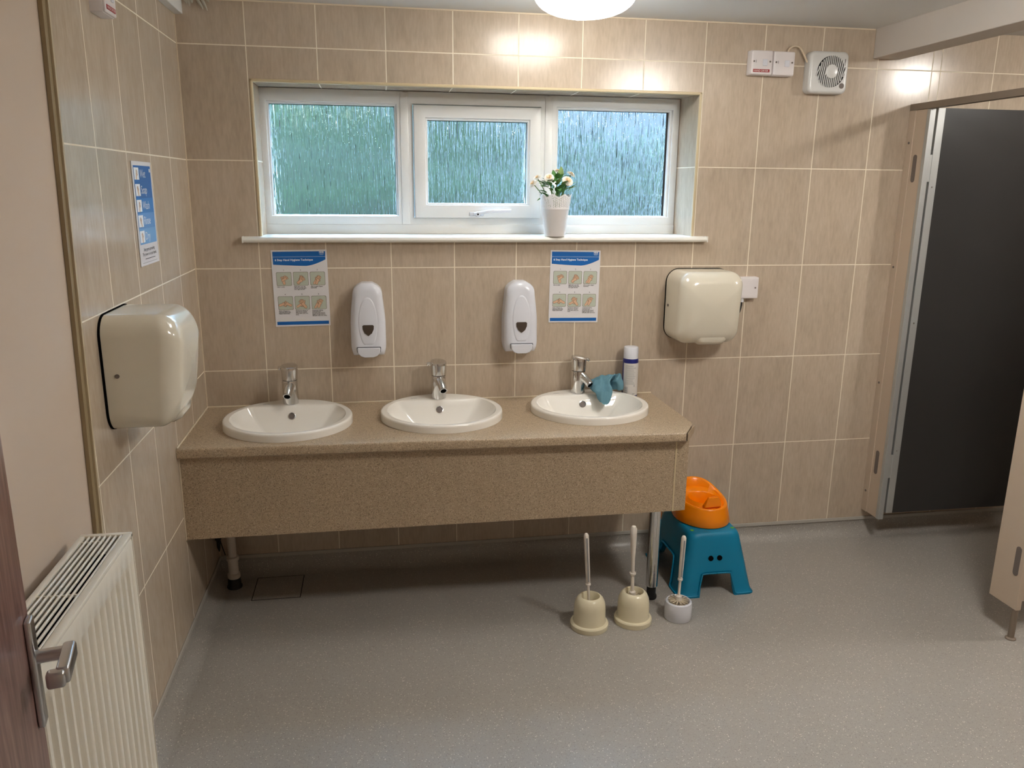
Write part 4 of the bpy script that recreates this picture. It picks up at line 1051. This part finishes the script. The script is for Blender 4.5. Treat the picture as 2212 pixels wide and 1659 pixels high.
for z in (.30, .88, 1.45): obj('rivet', tube([(.014, -.008, z), (.014, -.0095, z)], .003, 8), 'steel', t)
o = thing('cubicle_header', 'brown-grey header rail running along the top of the cubicles', 'rail', (XH, -1.2, 1.91)); obj('rail', B(-.008, .022, -1.2, 1.196, 0, .026, bev=.001), 'header_brown', o)
t = thing('cubicle_pilaster', 'beige cubicle upright at the right edge of the photo, on a short foot', 'partition post', (XH, -.88, .12))
obj('panel', B(-.002, .018, -.070, .060, 0, 1.79, bev=.001), 'partition_beige', t)
ft = obj('leg', lathe([(.018, -.12), (.018, -.116), (.011, -.112), (.011, 0)], 16, c=(.008, -.058, 0)), 'header_brown', t, smooth=40)
for z in (.18, 1.50):
    bm = bmesh.new(); o_ = rrect(.024, .112, .0119, 6, -.040, z); skin_rings(bm, [ring(bm, [(-.0015, u, v) for u, v in o_]), ring(bm, [(-.0032, u, v) for u, v in o_])]); obj('hinge_cover', bm, 'hinge_grey', t)
t = thing('cubicle_partition', 'beige dividing panel between the cubicles', 'partition', (3.65, -.885, .12)); obj('panel', B(-.70, .68, -.008, .008, 0, 1.79), 'partition_beige', t)

# ------------------------------------------------------------------ RADIATOR
RY0, RY1 = -1.468, -2.75; RZ0, RZ1 = .20, .842
t = thing('radiator', 'cream ribbed panel radiator under the painted left wall', 'radiator', (.03, (RY0+RY1)/2, RZ0))
oy = (RY0+RY1)/2
bm = bmesh.new()
ny = int((RY0-RY1)/.0028); zsr = [RZ0, RZ0+.03, RZ0+.045, RZ0+.06, RZ1-.085, RZ1-.078, RZ1-.068, RZ1-.058, RZ1-.02, RZ1-.012, RZ1-.010]; 
rows = []
for i in range(ny+1):
    y = RY0-(RY0-RY1)*i/ny; ph = (RY0-y)/.0335*2*PI
    e = max(0, min(1, (RY0-y-.012)/.015))*max(0, min(1, (y-RY1-.012)/.015))
    w_ = max(0, min(1, (.5-.5*math.cos(ph))*1.9-.5))*e
    amp = [0, 0, .6, 1, 1, .85, .4, 0, 0, 0, 0]; xo = [0]*9+[-.003, -.010]
    rows.append([bm.verts.new((.100-.014*w_*amp[k]+xo[k], y-oy, z-RZ0)) for k, z in enumerate(zsr)])
for a, b in zip(rows, rows[1:]):
    for k in range(len(zsr)-1): bm.faces.new((a[k], b[k], b[k+1], a[k+1]))
obj('front_panel', bm, 'radiator_white', t, smooth=50)
obj('rear_panel', B(.000, .012, RY1-oy, RY0-oy, .0, RZ1-RZ0-.012), 'radiator_white', t)
bm = bmesh.new(); box(bm, -.002, .102, RY0-oy-.001, RY0-oy+.0012, .02, RZ1-RZ0, bev=.0005); box(bm, -.002, .102, RY1-oy-.001, RY1-oy+.001, .02, RZ1-RZ0, bev=.0005)
box(bm, .086, .103, RY1-oy, RY0-oy+.001, RZ1-RZ0-.010, RZ1-RZ0, bev=.0025); box(bm, -.003, .010, RY1-oy, RY0-oy+.001, RZ1-RZ0-.010, RZ1-RZ0, bev=.0025)
box(bm, -.003, .103, RY0-oy-.012, RY0-oy+.0015, RZ1-RZ0-.010, RZ1-RZ0+.0005, bev=.002)
obj('side_cover', bm, 'radiator_white', t, smooth=40)
bm = bmesh.new()
for k in range(7):
    x = .016+k*.0108; box(bm, x, x+.0042, RY1-oy, RY0-oy, RZ1-RZ0-.006, RZ1-RZ0-.0005, bev=.001, seg=1)
for y in (RY0-.035, RY0-.27, RY0-.53, RY0-.80, RY0-1.05): box(bm, .01, .055 if y > RY0-.1 else .090, y-oy-.0018, y-oy+.0018, RZ1-RZ0-.008, RZ1-RZ0-.003)
obj('top_grille', bm, 'radiator_white', t)
obj('bracket', B(-.036, .001, .40, .44, .1, .5), 'radiator_white', t); obj('bracket', B(-.036, .001, -.44, -.40, .1, .5), 'radiator_white', t)
bm = bmesh.new(); box(bm, .03, .075, RY1-oy+.02, RY0-oy-.02, .02, RZ1-RZ0-.04); obj('shaded_convector_fins', bm, 'dark', t)  # solid block for the fins, black to paint the shade between grille slats
bm = lathe([(.012, -.20), (.012, .0)], 12, c=(.05, RY1-oy+.04, 0)); obj('feed_pipe', bm, 'radiator_white', t)
bm = lathe([(.011, -.20), (.011, .0)], 12, c=(.05, RY0-oy-.06, 0)); obj('feed_pipe', bm, 'radiator_white', t)

# ------------------------------------------------------------------ DOOR (open, close to the viewpoint)
dr_ = bpy.data.objects.new('door_1', None); COL.objects.link(dr_); dr_['kind'] = 'structure'; dr_.location = (.210, -2.160, 0); dr_.rotation_euler = (0, 0, math.radians(11.5))
obj('door_leaf', B(-.044, 0, -.80, 0, .012, 2.04, bev=.001), 'door_wood', dr_)
hz = .990
bm = B(0, .009, -.034, -.010, hz-.112, hz+.045, bev=.003, seg=3); pl = obj('handle_plate', bm, 'steel', dr_, smooth=40)
bm = tube([(.006, -.022, hz-.012), (.046, -.022, hz-.012)], .0092, 20)
for a in ((.038, .0545, -.082, -.012, hz-.0240, hz-.0005), (.028, .0500, -.091, -.074, hz-.0240, hz-.0020)): box(bm, *a, bev=.0045, seg=4)
obj('door_handle', bm, 'steel', dr_, smooth=50)

# repeats of a kind share a group phrase
GROUPS = {'washbasin': 'washbasins in the counter', 'mixer_tap': 'mixer taps on the basins', 'soap_dispenser': 'soap dispensers under the window', 'hand_dryer': 'hand dryers on the walls',
          'hygiene_poster': 'hand hygiene posters above the basins', 'isolator_switch': 'electrical switches high on the walls', 'toilet_brush_holder': 'bell-shaped brush holders on the floor',
          'toilet_brush': 'toilet brushes standing in their holders', 'cubicle_pilaster': 'cubicle uprights', 'dome_lamp': 'dome ceiling lights'}
for o in list(COL.objects):
    k = o.name.split('.')[0]
    if o.parent is None and k in GROUPS: o['group'] = GROUPS[k]
